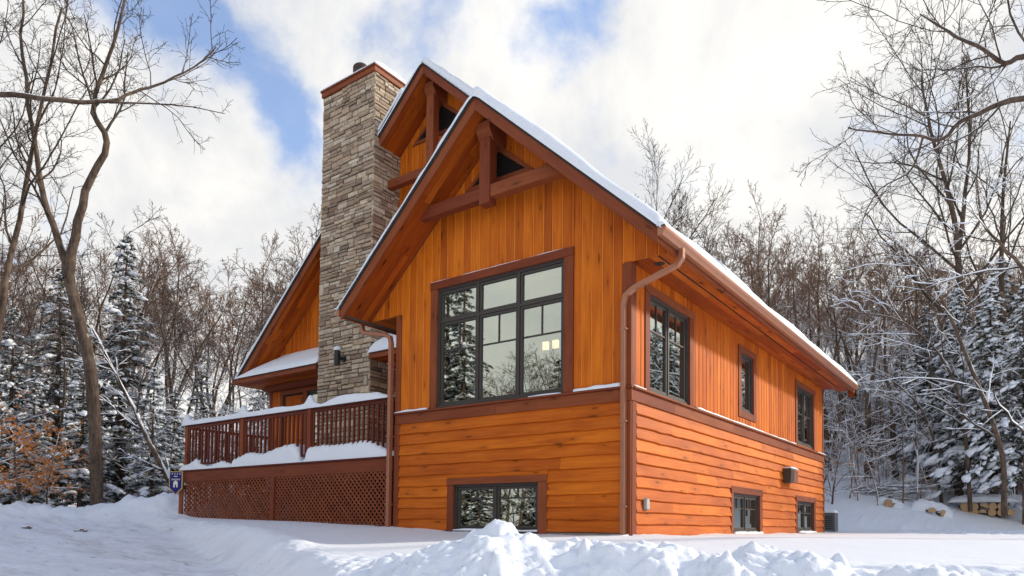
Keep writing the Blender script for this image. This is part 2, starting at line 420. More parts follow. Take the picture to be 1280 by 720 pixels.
def ground_z(x, y, fine=True):
    lat = (x-CAM[0])*RX+(y-CAM[1])*RY; dep = (x-CAM[0])*FX+(y-CAM[1])*FY
    road = np.clip(-1.38+.077*dep, -1.5, .12)-.16*np.exp(-((dep-12.5)/3.2)**2)
    road = road+.03*fbm(x*.7, y*.7, 3, 3)+.022*fbm(x*4, y*4, 4, 4, .6)
    b0 = np.interp(x, [-16, -13, -9.2, -5.4, -3.7, 0, 30], [.30, .24, .17, .08, -.02, -.02, 0])
    sl_ = np.interp(x, [-6, 0], [.060, .030])
    shelf = b0+np.minimum(y, 0)*sl_+.018*fbm(x*.5, y*.5, 3, 8)
    wall = np.where(x > 0, np.exp(-np.maximum(x, 0)/.5)*(y > 0), np.exp(np.minimum(y, 0)/.5)*(x > -6))
    shelf = shelf+wall*(.035*fbm(x*1.6+y*1.1, y*1.6, 4, 17, .6)+.012)
    hill = sst(-16, 4, lat)
    d0 = dep-24.3-.13*np.maximum(lat-13, 0)
    rise = .36*np.clip(d0, 0, 11)+.15*np.maximum(d0-11, 0)+.12*(1-np.exp(-np.maximum(d0, 0)/2.))
    rise = np.minimum(rise, 26+.02*dep)
    rise_l = .03*np.maximum(dep-20, 0)
    shelf = shelf+hill*rise+(1-hill)*rise_l
    rough = sst(19, 21, dep)*sst(29, 24, dep)*sst(11.5, 12.5, lat)*sst(19, 15, lat)
    shelf = shelf+rough*.09*fbm(x*2.2, y*2.2, 4, 61, .65)
    shelf = shelf+.25*sst(13, 22, dep)*sst(30, 22, dep)*sst(9, 13, lat)*np.clip(1-abs(dep-22.5-.10*(lat-10))/1.3, 0, 1)**2*.6
    sd, cz = poly_dist(x, y, EDGE)
    front = sst(-.4, .9, x)                     # the heap right in front of the camera
    wdt = .66+1.19*front
    a = sst(-1, .12, sd/wdt)
    base = road*(1-a)+shelf*a
    g = np.exp(-(sd/(.42+.22*front))**2)
    zz = base*(1-g)+cz*g
    lump = np.exp(-((sd+.32*wdt)/(.62*wdt))**2)
    lump_f = lump*(.35+.65*front)
    lx = x+.12*fbm(x*3, y*3, 2, 20); ly = y+.12*fbm(x*3, y*3, 2, 25)
    L = .14*clods(lx*1.5, ly*1.5, 31)+.060*clods(lx*3.6, ly*3.6, 35)+.032*clods(lx*8, ly*8, 41)+.07*fbm(x*2, y*2, 4, 55)
    zz = zz+lump_f*(L-.13)
    zz = zz+(1-a)*.035*clods(x*2.1, y*2.1, 131, .2, .5)*sst(8, 11, dep)
    if fine:
        zz = zz+lump*front*((.026*clods(lx*15, ly*15, 47)+.014*clods(lx*27, ly*27, 49))*sst(-.35, .25, fbm(x*1.7, y*1.7, 3, 99))+.016*fbm(x*20, y*20, 3, 70, .65))
        zz = zz+lump*(1-front)*(.03*clods(lx*7, ly*7, 48)+.02*fbm(x*9, y*9, 3, 71))
    crest = np.exp(-(sd/.28)**2)*front
    zz = zz+crest*(.05*(clods(lx*4.6, ly*4.6, 81)-.35)+.03*fbm(x*11, y*11, 3, 90))
    # right-hand heap: separate rounded boulders of snow on the near side
    bl = np.exp(-((sd+.45)/.5)**2)*sst(2.9, 3.6, x)
    zz = zz+bl*.12*clods(lx*2.4+3, ly*2.4, 101, .35, .7)
    # plowed bank at the far side of the drive
    bd, bz = poly_dist(x, y, BANK)
    gb = np.exp(-(np.minimum(bd, 0)/.85)**2)*np.where(bd > 0, np.exp(-(bd/3.0)**2), 1)
    bzz = bz+.16*(clods(x*1.6, y*1.6, 111)-.4)+.09*clods(x*4, y*4, 112)+.07*fbm(x*5, y*5, 4, 113, .6)
    beyond = sst(0, 3, bd)*sst(-9, -14, x+0*y)
    zz = zz*(1-gb)+bzz*gb
    left = np.where((bd > 0) & (x < -13.0), 1, 0)*sst(0, 2.5, bd)
    zz = zz*(1-left)+left*(.38+.03*np.maximum(dep-20, 0)+.10*fbm(x*.6, y*.6, 3, 120))
    roadm = (1-a)*(1-np.clip(gb*1.3, 0, 1))*(1-left)*sst(1.5, -.8, x)*(1-np.clip(lump*1.1, 0, 1)*.6)
    return zz, roadm
def lines(segs):
    out = []
    for a, b, s in segs: out.append(np.arange(a, b-1e-6, s))
    return np.concatenate(out+[[segs[-1][1]]])
def geo(a, b, s, q):
    out = [a]; st = s
    while out[-1] < b: st *= q; out.append(out[-1]+st)
    return np.array(out[1:])
xs = np.concatenate([-geo(22, 420, .3, 1.12)[::-1], lines([(-22, -14, .14), (-14, -.6, .06), (-.6, 7.4, .018), (7.4, 16, .2)]), geo(16, 420, .3, 1.12)])
ys = np.concatenate([-geo(10.5, 420, .2, 1.15)[::-1], lines([(-10.5, -7.4, .09), (-7.4, -6.9, .04), (-6.9, -4.1, .018), (-4.1, .6, .05), (.6, 14, .2), (14, 40, .3)]), geo(40, 420, .35, 1.12)])
GX, GY = np.meshgrid(xs, ys)
GZ, RD = ground_z(GX, GY)
nx_, ny_ = len(xs), len(ys)
ii = np.arange(nx_*ny_).reshape(ny_, nx_)
q = np.stack([ii[:-1, :-1], ii[:-1, 1:], ii[1:, 1:], ii[1:, :-1]], -1).reshape(-1, 4)
gm = np_mesh('snowy_ground', np.stack([GX, GY, GZ], -1).reshape(-1, 3), [q], [M['ground']], True, attrs={'road': ('POINT', RD.ravel())})
tag(link('snowy_ground', gm), kind='structure')
def gz(x, y):
    z, _ = ground_z(np.array([[float(x)]]), np.array([[float(y)]]), False); return float(z[0, 0])

# ------------------------------------------------------------------ the house
SM = .92                                  # roof slope
XA, ZA = -2.625, 7.56                     # front gable ridge
XM, ZM = -6.50, 7.56+.92*3.875            # main ridge
EL, ER = -13.80, .79                      # main eaves
WY = 2.72                                 # main gable wall
YB = 12.65                                # back wall
def roofA(x): return ZA-SM*abs(x-XA)
def roofM(x): return ZM-SM*abs(x-XM)
house = empty('timber_house')
tag(house, 'orange stained cedar house with steep snowy gables and a stone chimney', 'house')
fm = lambda a, b, n: (a, -n, b)           # front wall, Y = 0
sm_ = lambda a, b, n: (n, a, b)           # side wall, X = 0
mm = lambda a, b, n: (a, WY-n, b)         # main gable wall
bm_ = lambda a, b, n: (a, YB+n, b)
lm_ = lambda a, b, n: (-13.25-n, a, b)

def intervals(x0, x1, z0, ztop, openings, xbreaks=()):
    """vertical strips between x0..x1 with the openings cut out -> list of quads"""
    cuts = sorted(set([x0, x1]+[c for o in openings for c in (o[0], o[1]) if x0 < c < x1]+[c for c in xbreaks if x0 < c < x1]))
    out = []
    for a, b in zip(cuts[:-1], cuts[1:]):
        if b-a < .004: continue
        xm = (a+b)/2; ops = sorted([(o[2], o[3]) for o in openings if o[0] < xm < o[1]])
        z = z0
        for (o0, o1) in ops:
            if o0 > z+.003: out.append((a, b, z, z, o0, o0))
            z = max(z, o1)
        ta, tb = ztop(a), ztop(b)
        if max(ta, tb) > z+.01: out.append((a, b, z, z, max(ta, z+.002), max(tb, z+.002)))
    return out
def core(name, mp, x0, x1, z0, ztop, ops, brk=(), mat='core'):
    mb = MB()
    for a, b, za, zb, ta, tb in intervals(x0, x1, z0, ztop, ops, brk):
        mb.prism([(a, za), (b, zb), (b, tb), (a, ta)], mp, -.16, 0)
    return mb.build(name, M[mat], house)
def vsiding(mb, mp, x0, x1, z0, ztop, ops, brk=(), w=.195, n1=.019):
    for a, b, za, zb, ta, tb in intervals(x0, x1, z0, ztop, ops, brk):
        mb.prism([(a, za), (b, zb), (b, tb), (a, ta)], mp, .001, .007, 'b', 0, 1.0, 1)
    x = x0
    while x < x1-.01:
        wx = w*random.uniform(.93, 1.07); e = min(x+wx, x1)
        if x1-e < .06: e = x1
        r = random.random(); uvo = (random.random()*50, random.random()*50); g = .0065
        for a, b, za, zb, ta, tb in intervals(x+g, e-g, z0, ztop, ops, brk):
            if b-a < .012: continue
            mb.prism([(a, za), (b, zb), (b, tb), (a, ta)], mp, .0075, n1, 'b', .011 if b-a > .05 else .003, r, 0, uvo)
        x = e
def hsiding(mb, mp, x0, x1, z0, z1, ops, n=10, joints=(1.4, 3.4), pre=()):
    dz = (z1-z0)/n
    for k in range(n):
        b0 = z0+k*dz; b1 = b0+dz+.012
        x = x0
        while x < x1-.01:
            e = x+random.uniform(*joints)
            if x1-e < .5: e = x1
            e = min(e, x1)
            r = random.random(); uvo = (random.random()*50, random.random()*50)
            cut = [(x, e)]
            for o in ops:
                if o[2] < b0+dz*.5 < o[3]:
                    nc = []
                    for (p, q2) in cut:
                        if o[1] <= p or o[0] >= q2: nc.append((p, q2)); continue
                        if p < o[0]: nc.append((p, o[0]))
                        if q2 > o[1]: nc.append((o[1], q2))
                    cut = nc
            for p, q2 in cut:
                if q2-p < .01: continue
                m_ = max(1, int((q2-p)/.22)); vs = []; uvs = []
                for i in range(m_+1):
                    a = p+(q2-p)*i/m_+(.0015 if i == 0 else -.0015 if i == m_ else 0)
                    j = .0035*math.sin(a*2.3+k*1.7+r*9)+.0025*math.sin(a*7.1+k)+(.012 if random.random() < .05 else 0)*-1
                    bb = b0+j*(1 if k else .3)
                    for (bz, n_) in ((bb, .004), (bb, .040), (bb+.010, .047), (b1, .008)):
                        vs.append(mp(a, bz, n_)); uvs.append((a+uvo[0], bz+uvo[1]))
                fs = []
                for i in range(m_):
                    for t in range(3): fs.append((i*4+t, (i+1)*4+t, (i+1)*4+t+1, i*4+t+1))
                fs += [(0, 1, 2, 3), tuple(m_*4+t for t in (3, 2, 1, 0))]
                mb.add(vs, fs, uvs, r)
            x = e
    for o in ops:
        zt = z0+math.ceil((o[3]-z0)/dz)*dz
        if zt-o[3] < dz*.52: mb.prism([(o[0]-.006, o[3]+.001), (o[1]+.006, o[3]+.001), (o[1]+.006, zt+.012), (o[0]-.006, zt+.012)], mp, .002, .030, 'a', .003)

W_BIG = (-4.07, -1.22, 2.345, 4.62); W_BASE = (-3.60, -1.71, .02, .857)
S1 = (.63, 2.31, 2.345, 3.96); S2 = (5.19, 6.01, 2.65, 3.92); S3 = (9.74, 11.46, 2.40, 3.95)
B1 = (4.655, 6.42, .03, .84); B2 = (9.68, 11.43, .05, .84)
fo = [W_BIG, W_BASE]; so_ = [S1, S2, S3, B1, B2]
UF = lambda x: roofA(x)-.20
core('front_wall', fm, -5.15, 0, -.9, lambda x: UF(x), fo, (XA,))
core('side_wall', sm_, .16, YB, -.9, lambda x: 4.5, so_)
DOOR = (-12.62, -11.70, 1.5, 3.86); PWIN = (-11.5, -10.1, 1.5, 3.86)
core('gable_wall', mm, -13.25, -5.31, 0, lambda x: roofM(x)-.20, [DOOR, PWIN], (XM,))
core('gable_wall', mm, -5.31, -.17, 4.6, lambda x: roofM(x)-.20, [])
core('back_wall', bm_, -13.25, -.01, -.9, lambda x: min(roofM(x)-.2, 20), [], (XM,))
mb = MB(); mb.prism([(WY+.17, -.5), (YB-.01, -.5), (YB-.01, 4.5), (WY+.17, 4.5)], lm_, -.16, 0); mb.build('left_wall', M['core'], house)
mb = MB(); mb.prism([(.01, -.9), (WY, -.9), (WY, 6.0), (.01, 6.0)], lambda a, b, n: (-5.15+n, a, b), 0, .16)
mb.build('wing_wall', M['core'], house)
# interior floor and partition so that no light crosses the dark rooms
mb = MB(); mb.box(-5.0, -.17, .17, 12.6, 1.35, 1.50); mb.box(-13.0, -5.0, 2.9, 12.6, 1.3, 1.45); mb.build('floor', M['inside'], house)
mb = MB(); mb.box(-5.0, -.17, 6.8, 6.9, 1.52, 4.4); mb.box(-5.0, -.17, 3.0, 3.1, -.5, 1.33)
mb.box(-5.0, -.17, .17, 12.6, 4.42, 4.5); mb.build('partition', M['inside'], house)

# upper siding -------------------------------------------------------
CF = 4.285                                 # level of the flat eave soffit
def grow(o, l, r, b, t): return (o[0]-l, o[1]+r, o[2]-b, o[3]+t)
c_big = grow(W_BIG, .17, .185, 0, .15); c_base = grow(W_BASE, .155, .185, .1, .125)
c1 = grow(S1, .17, .19, .01, .13); c2 = grow(S2, .19, .18, .15, .13); c3 = grow(S3, .20, .17, .02, .13)
cb1 = grow(B1, .15, .19, .2, .145); cb2 = grow(B2, .19, .19, .2, .145)
VA = [(-3.35, 6.35), (-1.90, 6.35), (XA, 7.02)]
mb = MB()
vsiding(mb, fm, -5.03, -.13, 2.35, lambda x: roofA(x)-.235, [c_big], (XA,))
vsiding(mb, fm, -5.95, -5.03, CF+.01, lambda x: roofA(x)-.235, [], ())
vsiding(mb, fm, -.13, .70, CF+.01, lambda x: roofA(x)-.235, [], ())
mb.build('front_board_siding', [M['stain'], M['raw']], house)
mb = MB(); vsiding(mb, sm_, .14, YB-.1, 2.35, lambda x: CF+.02, [c1, c2, c3]); mb.build('side_board_siding', [M['stain'], M['trim']], house)
mb = MB()
vsiding(mb, mm, -13.15, -2.0, 4.5, lambda x: roofM(x)-.235, [], (XM,))
mb.build('gable_board_siding', [M['stain'], M['raw']], house)
mb = MB(); vsiding(mb, mm, -13.15, -5.2, 1.5, lambda x: 4.14, [grow(DOOR, .14, .14, 0, .14), grow(PWIN, .1, .1, 0, .14)], (), .14)
mb.build('porch_board_siding', [M['stain'], M['raw']], house)
# lower lap siding
mb = MB(); hsiding(mb, fm, -5.03, -.13, .02, 2.095, [c_base], 10, (3.5, 6.0)); mb.build('front_lap_siding', M['stain'], house)
mb = MB(); hsiding(mb, sm_, .15, YB-.10, -.035, 2.095, [cb1, cb2], 11, (.9, 3.4)); mb.build('side_lap_siding', M['stain'], house)
mb = MB(); mb.box(-5.12, 0.0, -.012, -.001, -.9, .01); mb.prism([(.0, -.9), (YB, -.9), (YB, -.04), (0, -.04)], sm_, .0, .012)
mb.build('foundation', M['concrete'], house)
# belt course
mb = MB()
for a0, a1, mp in ((-5.15, .045, fm), (.0, YB+.04, sm_)):
    x = a0
    while x < a1-.01:
        e = min(a1, x+random.uniform(1.6, 3.2)); e = a1 if a1-e < .6 else e
        mb.prism([(x+.001, 2.095), (e-.001, 2.095), (e-.001, 2.285), (x+.001, 2.285)], mp, .002, .042, 'a', .004); x = e
    mb.prism([(a0, 2.287), (a1+.02, 2.287), (a1+.02, 2.320), (a0, 2.320)], mp, .002, .085, 'a', .006)
mb.build('belt_board', M['trim'], house)
# corner boards
mb = MB(); mb.prism([(-.13, -.3), (.025, -.3), (.025, 2.09), (-.13, 2.09)], fm, .002, .038, 'b', .004); mb.build('corner_board', M['trim'], house)
mb = MB(); mb.prism([(-.13, 2.33), (.030, 2.33), (.030, CF), (-.13, CF)], fm, .002, .034, 'b', .004); mb.build('corner_board', M['trim'], house)
mb = MB(); mb.prism([(.0, -.3), (.15, -.3), (.15, 2.09), (.0, 2.09)], sm_, .002, .036, 'b', .004); mb.build('corner_board', M['trim'], house)
mb = MB(); mb.prism([(.0, 2.33), (.14, 2.33), (.14, CF), (.0, CF)], sm_, .002, .03, 'b', .004); mb.build('corner_board', M['trim'], house)
mb = MB(); mb.prism([(-5.17, -.3), (-5.03, -.3), (-5.03, 2.09), (-5.17, 2.09)], fm, .002, .038, 'b', .004); mb.build('corner_board', M['trim'], house)
mb = MB(); mb.prism([(-5.17, 2.33), (-5.03, 2.33), (-5.03, CF), (-5.17, CF)], fm, .002, .034, 'b', .004); mb.build('corner_board', M['trim'], house)
mb = MB(); mb.prism([(YB-.1, -.2), (YB+.03, -.2), (YB+.03, 2.09), (YB-.1, 2.09)], sm_, .002, .037, 'b', .004); mb.build('corner_board', M['trim'], house)
mb = MB(); mb.prism([(YB-.1, 2.33), (YB+.03, 2.33), (YB+.03, CF), (YB-.1, CF)], sm_, .002, .033, 'b', .004); mb.build('corner_board', M['trim'], house)
mb = MB(); mb.prism([(-13.27, 1.5), (-13.15, 1.5), (-13.15, 4.14), (-13.27, 4.14)], mm, .002, .034, 'b', .004); mb.build('corner_board', M['trim'], house)


# windows ---------------------------------------------------------------
def window(o, cas, mp, cols, bar=None, transom=None, inner_ops=None, sill=False, muntin=True, blind=None, castop=.12):
    a0, a1, b0, b1 = o
    mb = MB(); fw = .045
    def fr(x0, x1, z0, z1, n0, n1, m=mb): m.prism([(x0, z0), (x1, z0), (x1, z1), (x0, z1)], mp, n0, n1, 'a', .003)
    fr(a0, a1, b1-fw, b1, -.12, -.008); fr(a0, a1, b0, b0+fw, -.12, -.004); fr(a0, a0+fw, b0+fw, b1-fw, -.12, -.008); fr(a1-fw, a1, b0+fw, b1-fw, -.12, -.008)
    W = (a1-a0-2*fw)/cols; gr = MB(); pn = MB(); sw = .045
    for i in range(cols):
        x0 = a0+fw+i*W; x1 = x0+W
        if i: fr(x0-.022, x0+.022, b0+fw, b1-fw, -.12, -.012)
        l = x0+(.022 if i else 0)+.003; r = x1-(.022 if i < cols-1 else 0)-.003
        rows = [(b0+fw+.003, b1-fw-.003)] if transom is None else [(b0+fw+.003, transom-.026), (transom+.026, b1-fw-.003)]
        if transom is not None: fr(x0+(.0222 if i else 0), x1-(.0222 if i < cols-1 else 0), transom-.024, transom+.024, -.12, -.014)
        for ri, (z0, z1) in enumerate(rows):
            fr(l, r, z0, z0+sw, -.10, -.030); fr(l, r, z1-sw, z1, -.10, -.030); fr(l, l+sw, z0+sw, z1-sw, -.10, -.030); fr(r-sw, r, z0+sw, z1-sw, -.10, -.030)
            pn.prism([(l+sw, z0+sw), (r-sw, z0+sw), (r-sw, z1-sw), (l+sw, z1-sw)], mp, -.070, -.062)
            if bar is not None and ri == 0:
                gr.prism([(l+sw, bar-.012), (r-sw, bar-.012), (r-sw, bar+.012), (l+sw, bar+.012)], mp, -.060, -.043, 'a', .002)
                xc = (l+r)/2
                if muntin: gr.prism([(xc-.011, bar+.0125), (xc+.011, bar+.0125), (xc+.011, z1-sw), (xc-.011, z1-sw)], mp, -.060, -.044, 'a', .002)
    wo = mb.build('window', M['frame'], house)
    if gr.f: gr.build('muntin', M['frame'], wo)
    pn.build('pane', M['glass'], wo)
    cs = MB(); c0, c1_, d0, d1 = cas
    top = b1+.004
    cs.prism([(c0, d0), (a0-.002, d0), (a0-.002, top), (c0, top)], mp, .002, .040, 'b', .004)
    cs.prism([(a1+.002, d0), (c1_, d0), (c1_, top), (a1+.002, top)], mp, .002, .040, 'b', .004)
    cs.prism([(c0-.006, top+.001), (c1_+.006, top+.001), (c1_+.006, d1), (c0-.006, d1)], mp, .002, .053, 'a', .004)
    # jamb returns lining the recess
    cs.prism([(a0-.03, b0), (a0-.001, b0), (a0-.001, top), (a0-.03, top)], mp, -.12, .0015, 'b')
    cs.prism([(a1+.001, b0), (a1+.03, b0), (a1+.03, top), (a1+.001, top)], mp, -.12, .0015, 'b')
    if b0-d0 > .12: cs.prism([(a0-.002+.001, d0), (a1+.001, d0), (a1+.001, b0-.001), (a0-.001, b0-.001)], mp, .002, .038, 'a', .004)
    cs.build('casing', M['trim'], wo)
    if blind:
        bb = MB(); bb.prism([(a0+.05, blind[0]), (a1-.05, blind[0]), (a1-.05, blind[1]), (a0+.05, blind[1])], mp, -.24, -.22); bb.build('blind', M['blind'], wo)
    return wo
window(W_BIG, (c_big[0], c_big[1], 2.33, c_big[3]), fm, 3, 3.41, 3.99)
window(W_BASE, (c_base[0], c_base[1], -.30, c_base[3]), fm, 2, .60)
window(S1, (c1[0], c1[1], 2.33, c1[3]), sm_, 2, 3.40)
window(S2, (c2[0], c2[1], 2.50, c2[3]), sm_, 1, None)
window(S3, (c3[0], c3[1], 2.33, c3[3]), sm_, 2, 3.25)
window(B1, (cb1[0], cb1[1], -.25, cb1[3]), sm_, 2, .53, blind=(-.2, .45))
window(B2, (cb2[0], cb2[1], -.25, cb2[3]), sm_, 2, .53, blind=(-.2, .42))
window(PWIN, (PWIN[0]-.1, PWIN[1]+.1, 1.5, PWIN[3]+.13), mm, 2, None)
mb = MB(); mb.prism([(-3.62, -.03), (-1.69, -.03), (-1.69, .018), (-3.62, .018)], fm, -.1, .055, 'a', .004); mb.build('window_sill', M['frame'], house)
# entry door
mb = MB(); mb.prism([(DOOR[0]+.04, 1.5), (DOOR[1]-.04, 1.5), (DOOR[1]-.04, DOOR[3]-.04), (DOOR[0]+.04, DOOR[3]-.04)], mm, -.08, -.035, 'b', .003)
for x0, x1, z0, z1 in ((-12.5, -12.2, 3.2, 3.7), (-12.12, -11.82, 3.2, 3.7), (-12.5, -12.2, 1.8, 3.05), (-12.12, -11.82, 1.8, 3.05)):
    mb.prism([(x0, z0), (x1, z0), (x1, z1), (x0, z1)], mm, -.034, -.02, 'b', .01)
door = mb.build('door', M['stain'], house)
mb = MB()
for x0, x1, z0, z1 in ((DOOR[0]-.13, DOOR[0]-.0, 1.5, 3.86), (DOOR[1], DOOR[1]+.13, 1.5, 3.86), (DOOR[0]-.13, DOOR[1]+.13, 3.862, 3.99)):
    mb.prism([(x0, z0), (x1, z0), (x1, z1), (x0, z1)], mm, .002, .036, 'b', .004)
mb.build('casing', M['trim'], door)
mb = MB(); mb.box(-11.80, -11.76, WY-.0, WY+.03, 2.40, 2.44, bevel=0); mb.box(-11.86, -11.75, WY-.05, WY-.005, 2.47, 2.50); mb.build('door_handle', M['black'], door)

# roof -----------------------------------------------------------------
def slab(mb, xs_, zf, y0, y1, t0, t1, mi=0):
    """roof layer between two x positions following zf, thickness from -t0 to -t1 below the roof line"""
    (a, b) = xs_
    mb.prism([(a, zf(a)-t0), (b, zf(b)-t0), (b, zf(b)-t1), (a, zf(a)-t1)], lambda p, q_, n: (p, n, q_), y0, y1, 'a', 0)
mb = MB()
slab(mb, (XA, ER-.045), roofA, -.70, 2.0, .035, .23); slab(mb, (-5.975, XA), roofA, -.70, WY-.005, .035, .23)
slab(mb, (XM, ER-.045), roofM, 2.04, 13.3, .035, .23); slab(mb, (EL+.055, XM), roofM, 2.04, 13.3, .035, .23)
roof = mb.build('roof', M['core'], house)
mb = MB()
slab(mb, (XA, ER+.03), roofA, -.755, 2.0, -.004, .030); slab(mb, (-6.06, XA), roofA, -.755, WY-.005, -.004, .030)
slab(mb, (XM, ER+.03), roofM, 1.96, 13.36, -.0, .030); slab(mb, (EL-.03, XM), roofM, 1.96, 13.36, -.0, .030)
# ragged shingle tabs along the front rakes
for (x0, x1, zf, yy) in ((XA, ER, roofA, -.755), (-6.06, XA, roofA, -.755), (XM, -2.7, roofM, 1.96), (EL, XM, roofM, 1.96)):
    x = x0
    while x < x1:
        e = min(x1, x+random.uniform(.09, .14)); d = random.uniform(.004, .022)
        mb.prism([(x, zf(x)+.012), (e, zf(e)+.004), (e, zf(e)-.022), (x, zf(x)-.018)], lambda p, q_, n: (p, n, q_), yy-.001, yy-d); x = e
mb.build('shingles', M['shingle'], roof)
# rake boards
def rake(name, xa, za, xl, xr, y0, y1, up=.032, dn=.262, cut=None, parent=None):
    mb = MB(); f = lambda x: za-SM*abs(x-xa)
    for (a, b) in ((xl, xa), (xa, xr)):
        if a is None or b is None: continue
        lo = a if a != xa else b; sgn = 1 if lo == a else -1
        P = [(a, f(a)-up), (b, f(b)-up), (b, f(b)-dn), (a, f(a)-dn)]
        if cut:
            # plumb end cut level at the soffit height
            zi = cut; dxi = (za-dn-zi)/SM
            if lo < xa: P = [(lo, f(lo)-up), (xa, za-up), (xa, za-dn), (xa-dxi, zi), (lo, zi)]
            else: P = [(xa, za-up), (lo, f(lo)-up), (lo, zi), (xa+dxi, zi), (xa, za-dn)]
        ang = math.atan(SM)*(1 if lo < xa else -1); ca, sa = math.cos(ang), math.sin(ang)
        # local frame along the slope so that the grain follows the board
        Q = [(p*ca+q_*sa, -p*sa+q_*ca) for p, q_ in P]
        mb.prism(Q, lambda u, v, n, ca=ca, sa=sa: (u*ca-v*sa, n, u*sa+v*ca), y1, y0, 'a', .004)
    return mb.build(name, M['trim'], parent or roof)
rake('rake_board', XA, ZA, -6.03, ER+.01, -.74, -.702, cut=4.20)
rake('rake_board', XM, ZM, EL, -7.96+0, 1.98, 2.035, cut=4.20) if False else None
rake('rake_board', XM, ZM, EL, ER+.01, 1.985, 2.035, cut=4.20)
rake('rake_board', XM, ZM, EL, ER+.01, 13.34, 13.30, cut=4.10)
# sloped soffits under the rakes (boards running down the slope)
def sloped_soffit(xa, za, xl, xr, y0, y1, dn=.245, w=.14):
    mb = MB()
    for (a, b) in ((xl, xa), (xa, xr)):
        lo = a if a != xa else b
        ang = math.atan(SM)*(1 if lo < xa else -1); ca, sa = math.cos(ang), math.sin(ang)
        f = lambda x: za-SM*abs(x-xa)-dn
        u0 = a*ca+f(a)*sa; u1 = b*ca+f(b)*sa; v = -a*sa+f(a)*ca
        y = y0
        while y < y1-.005:
            e = min(y+w, y1)
            u = u0
            while u < u1-.01:
                ue = min(u1, u+random.uniform(1.2, 3.0))
                mb.prism([(u+.001, y+.002), (ue-.001, y+.002), (ue-.001, e-.002), (u+.001, e-.002)],
                         lambda p, q_, n, ca=ca, sa=sa, v=v: (p*ca-(v+n)*sa, q_, p*sa+(v+n)*ca), .012, 0, 'a', .004); u = ue
            y = e
    return mb.build('sloped_soffit', M['soffit'], roof)
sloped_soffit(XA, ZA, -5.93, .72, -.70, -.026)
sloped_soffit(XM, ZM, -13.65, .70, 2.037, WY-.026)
# flat boxed eave soffits
def flat_soffit(x0, x1, y0, y1, z, slot=None, w=.15):
    mb = MB(); x = x0
    while x < x1-.005:
        e = min(x+w, x1)
        if slot and x < slot < e: e = slot
        y = y0
        while y < y1-.01:
            ye = min(y1, y+random.uniform(1.8, 3.8))
            mb.prism([(y+.001, x+.002), (ye-.001, x+.002), (ye-.001, e-.002), (y+.001, e-.002)], lambda p, q_, n: (q_, p, z+n), .014, 0, 'a', .004); y = ye
        x = e
        if slot and abs(x-slot) < 1e-6: x += .035
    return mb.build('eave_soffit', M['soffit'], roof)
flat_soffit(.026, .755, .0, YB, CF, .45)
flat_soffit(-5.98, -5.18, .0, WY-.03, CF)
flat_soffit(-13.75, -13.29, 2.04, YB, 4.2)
mb = MB(); mb.box(.40, .53, .0, YB, CF+.02, CF+.03); mb.build('vent_slot', M['void'], roof)
# eave fascia
mb = MB(); mb.prism([(-.70, 4.215), (13.3, 4.215), (13.3, 4.40), (-.70, 4.40)], sm_, .757, .79, 'a', .004); mb.build('fascia', M['trim'], roof)
mb = MB(); mb.prism([(-.70, 4.215), (WY, 4.215), (WY, 4.40), (-.70, 4.40)], sm_, -6.02, -5.985, 'a', .004); mb.build('fascia', M['trim'], roof)
mb = MB(); mb.prism([(2.04, 4.15), (13.3, 4.15), (13.3, 4.38), (2.04, 4.38)], sm_, -13.79, -13.755, 'a', .004); mb.build('fascia', M['trim'], roof)
mb = MB(); mb.prism([(.755, 4.10), (.60, 4.10), (.60, 4.40), (.755, 4.40)], bm_, .60, .64, 'a'); mb.build('fascia', M['trim'], roof)

mb = MB(); mb.prism([(.30, 4.30), (.755, 4.30), (.755, 4.38), (.30, 4.46)], lambda a, b, n: (a, n, b), YB, 13.28); mb.build('rear_soffit', M['soffit'], roof)
# gutters
def gutter(x, y0, y1, z, s):
    mb = MB()
    pr = [(0, 0), (0, -.125), (.075, -.125), (.095, -.085), (.12, -.05), (.125, -.02), (.125, 0), (.110, 0), (.108, -.03), (.07, -.11), (.012, -.11), (.012, 0)]
    vs = []; N = len(pr)
    for y in (y0, y1): vs += [(x+s*a, y, z+b) for a, b in pr]
    fs = [(i, (i+1) % N, N+(i+1) % N, N+i) for i in range(N)]
    mb.add(vs, fs)
    for y in (y0-.002, y1+.002):
        mb.add([(x+s*a, y, z+b) for a, b in pr[:7]], [tuple(range(7))])
    mb.build('gutter', M['gutter'], house)
gutter(.802, -.76, 13.15, 4.395, 1); gutter(-6.045, -.76, WY-.03, 4.395, -1)
# downpipes
mb = MB(); sq_pipe(mb, [(.865, -.04, 4.30), (.865, -.04, 4.16), (.80, -.055, 4.06), (.10, -.075, 3.84), (-.045, -.085, 3.74), (-.075, -.085, 3.60), (-.075, -.085, -.35)], .10, .075, (0, 1, 0))
[mb.box(-.135, -.015, -.131, -.036, z_, z_+.025, bevel=.003) for z_ in (.42, 1.75, 3.2)]
mb.build('downpipe', M['gutter'], house)
mb = MB(); sq_pipe(mb, [(-6.10, -.10, 4.30), (-6.10, -.10, 4.16), (-6.03, -.10, 4.06), (-5.40, -.10, 3.92), (-5.27, -.10, 3.86), (-5.235, -.10, 3.72), (-5.235, -.10, -.2)], .10, .075, (0, 1, 0))
[mb.box(-5.295, -5.175, -.158, -.04, z_, z_+.025, bevel=.003) for z_ in (.5, 1.85, 3.3)]
mb.build('downpipe', M['gutter'], house)
# recessed can light
mb = MB(); tube(mb, [(.35, .30, CF-.006), (.35, .30, CF+.012)], .085, 20); mb.build('recessed_light', M['black'], roof)

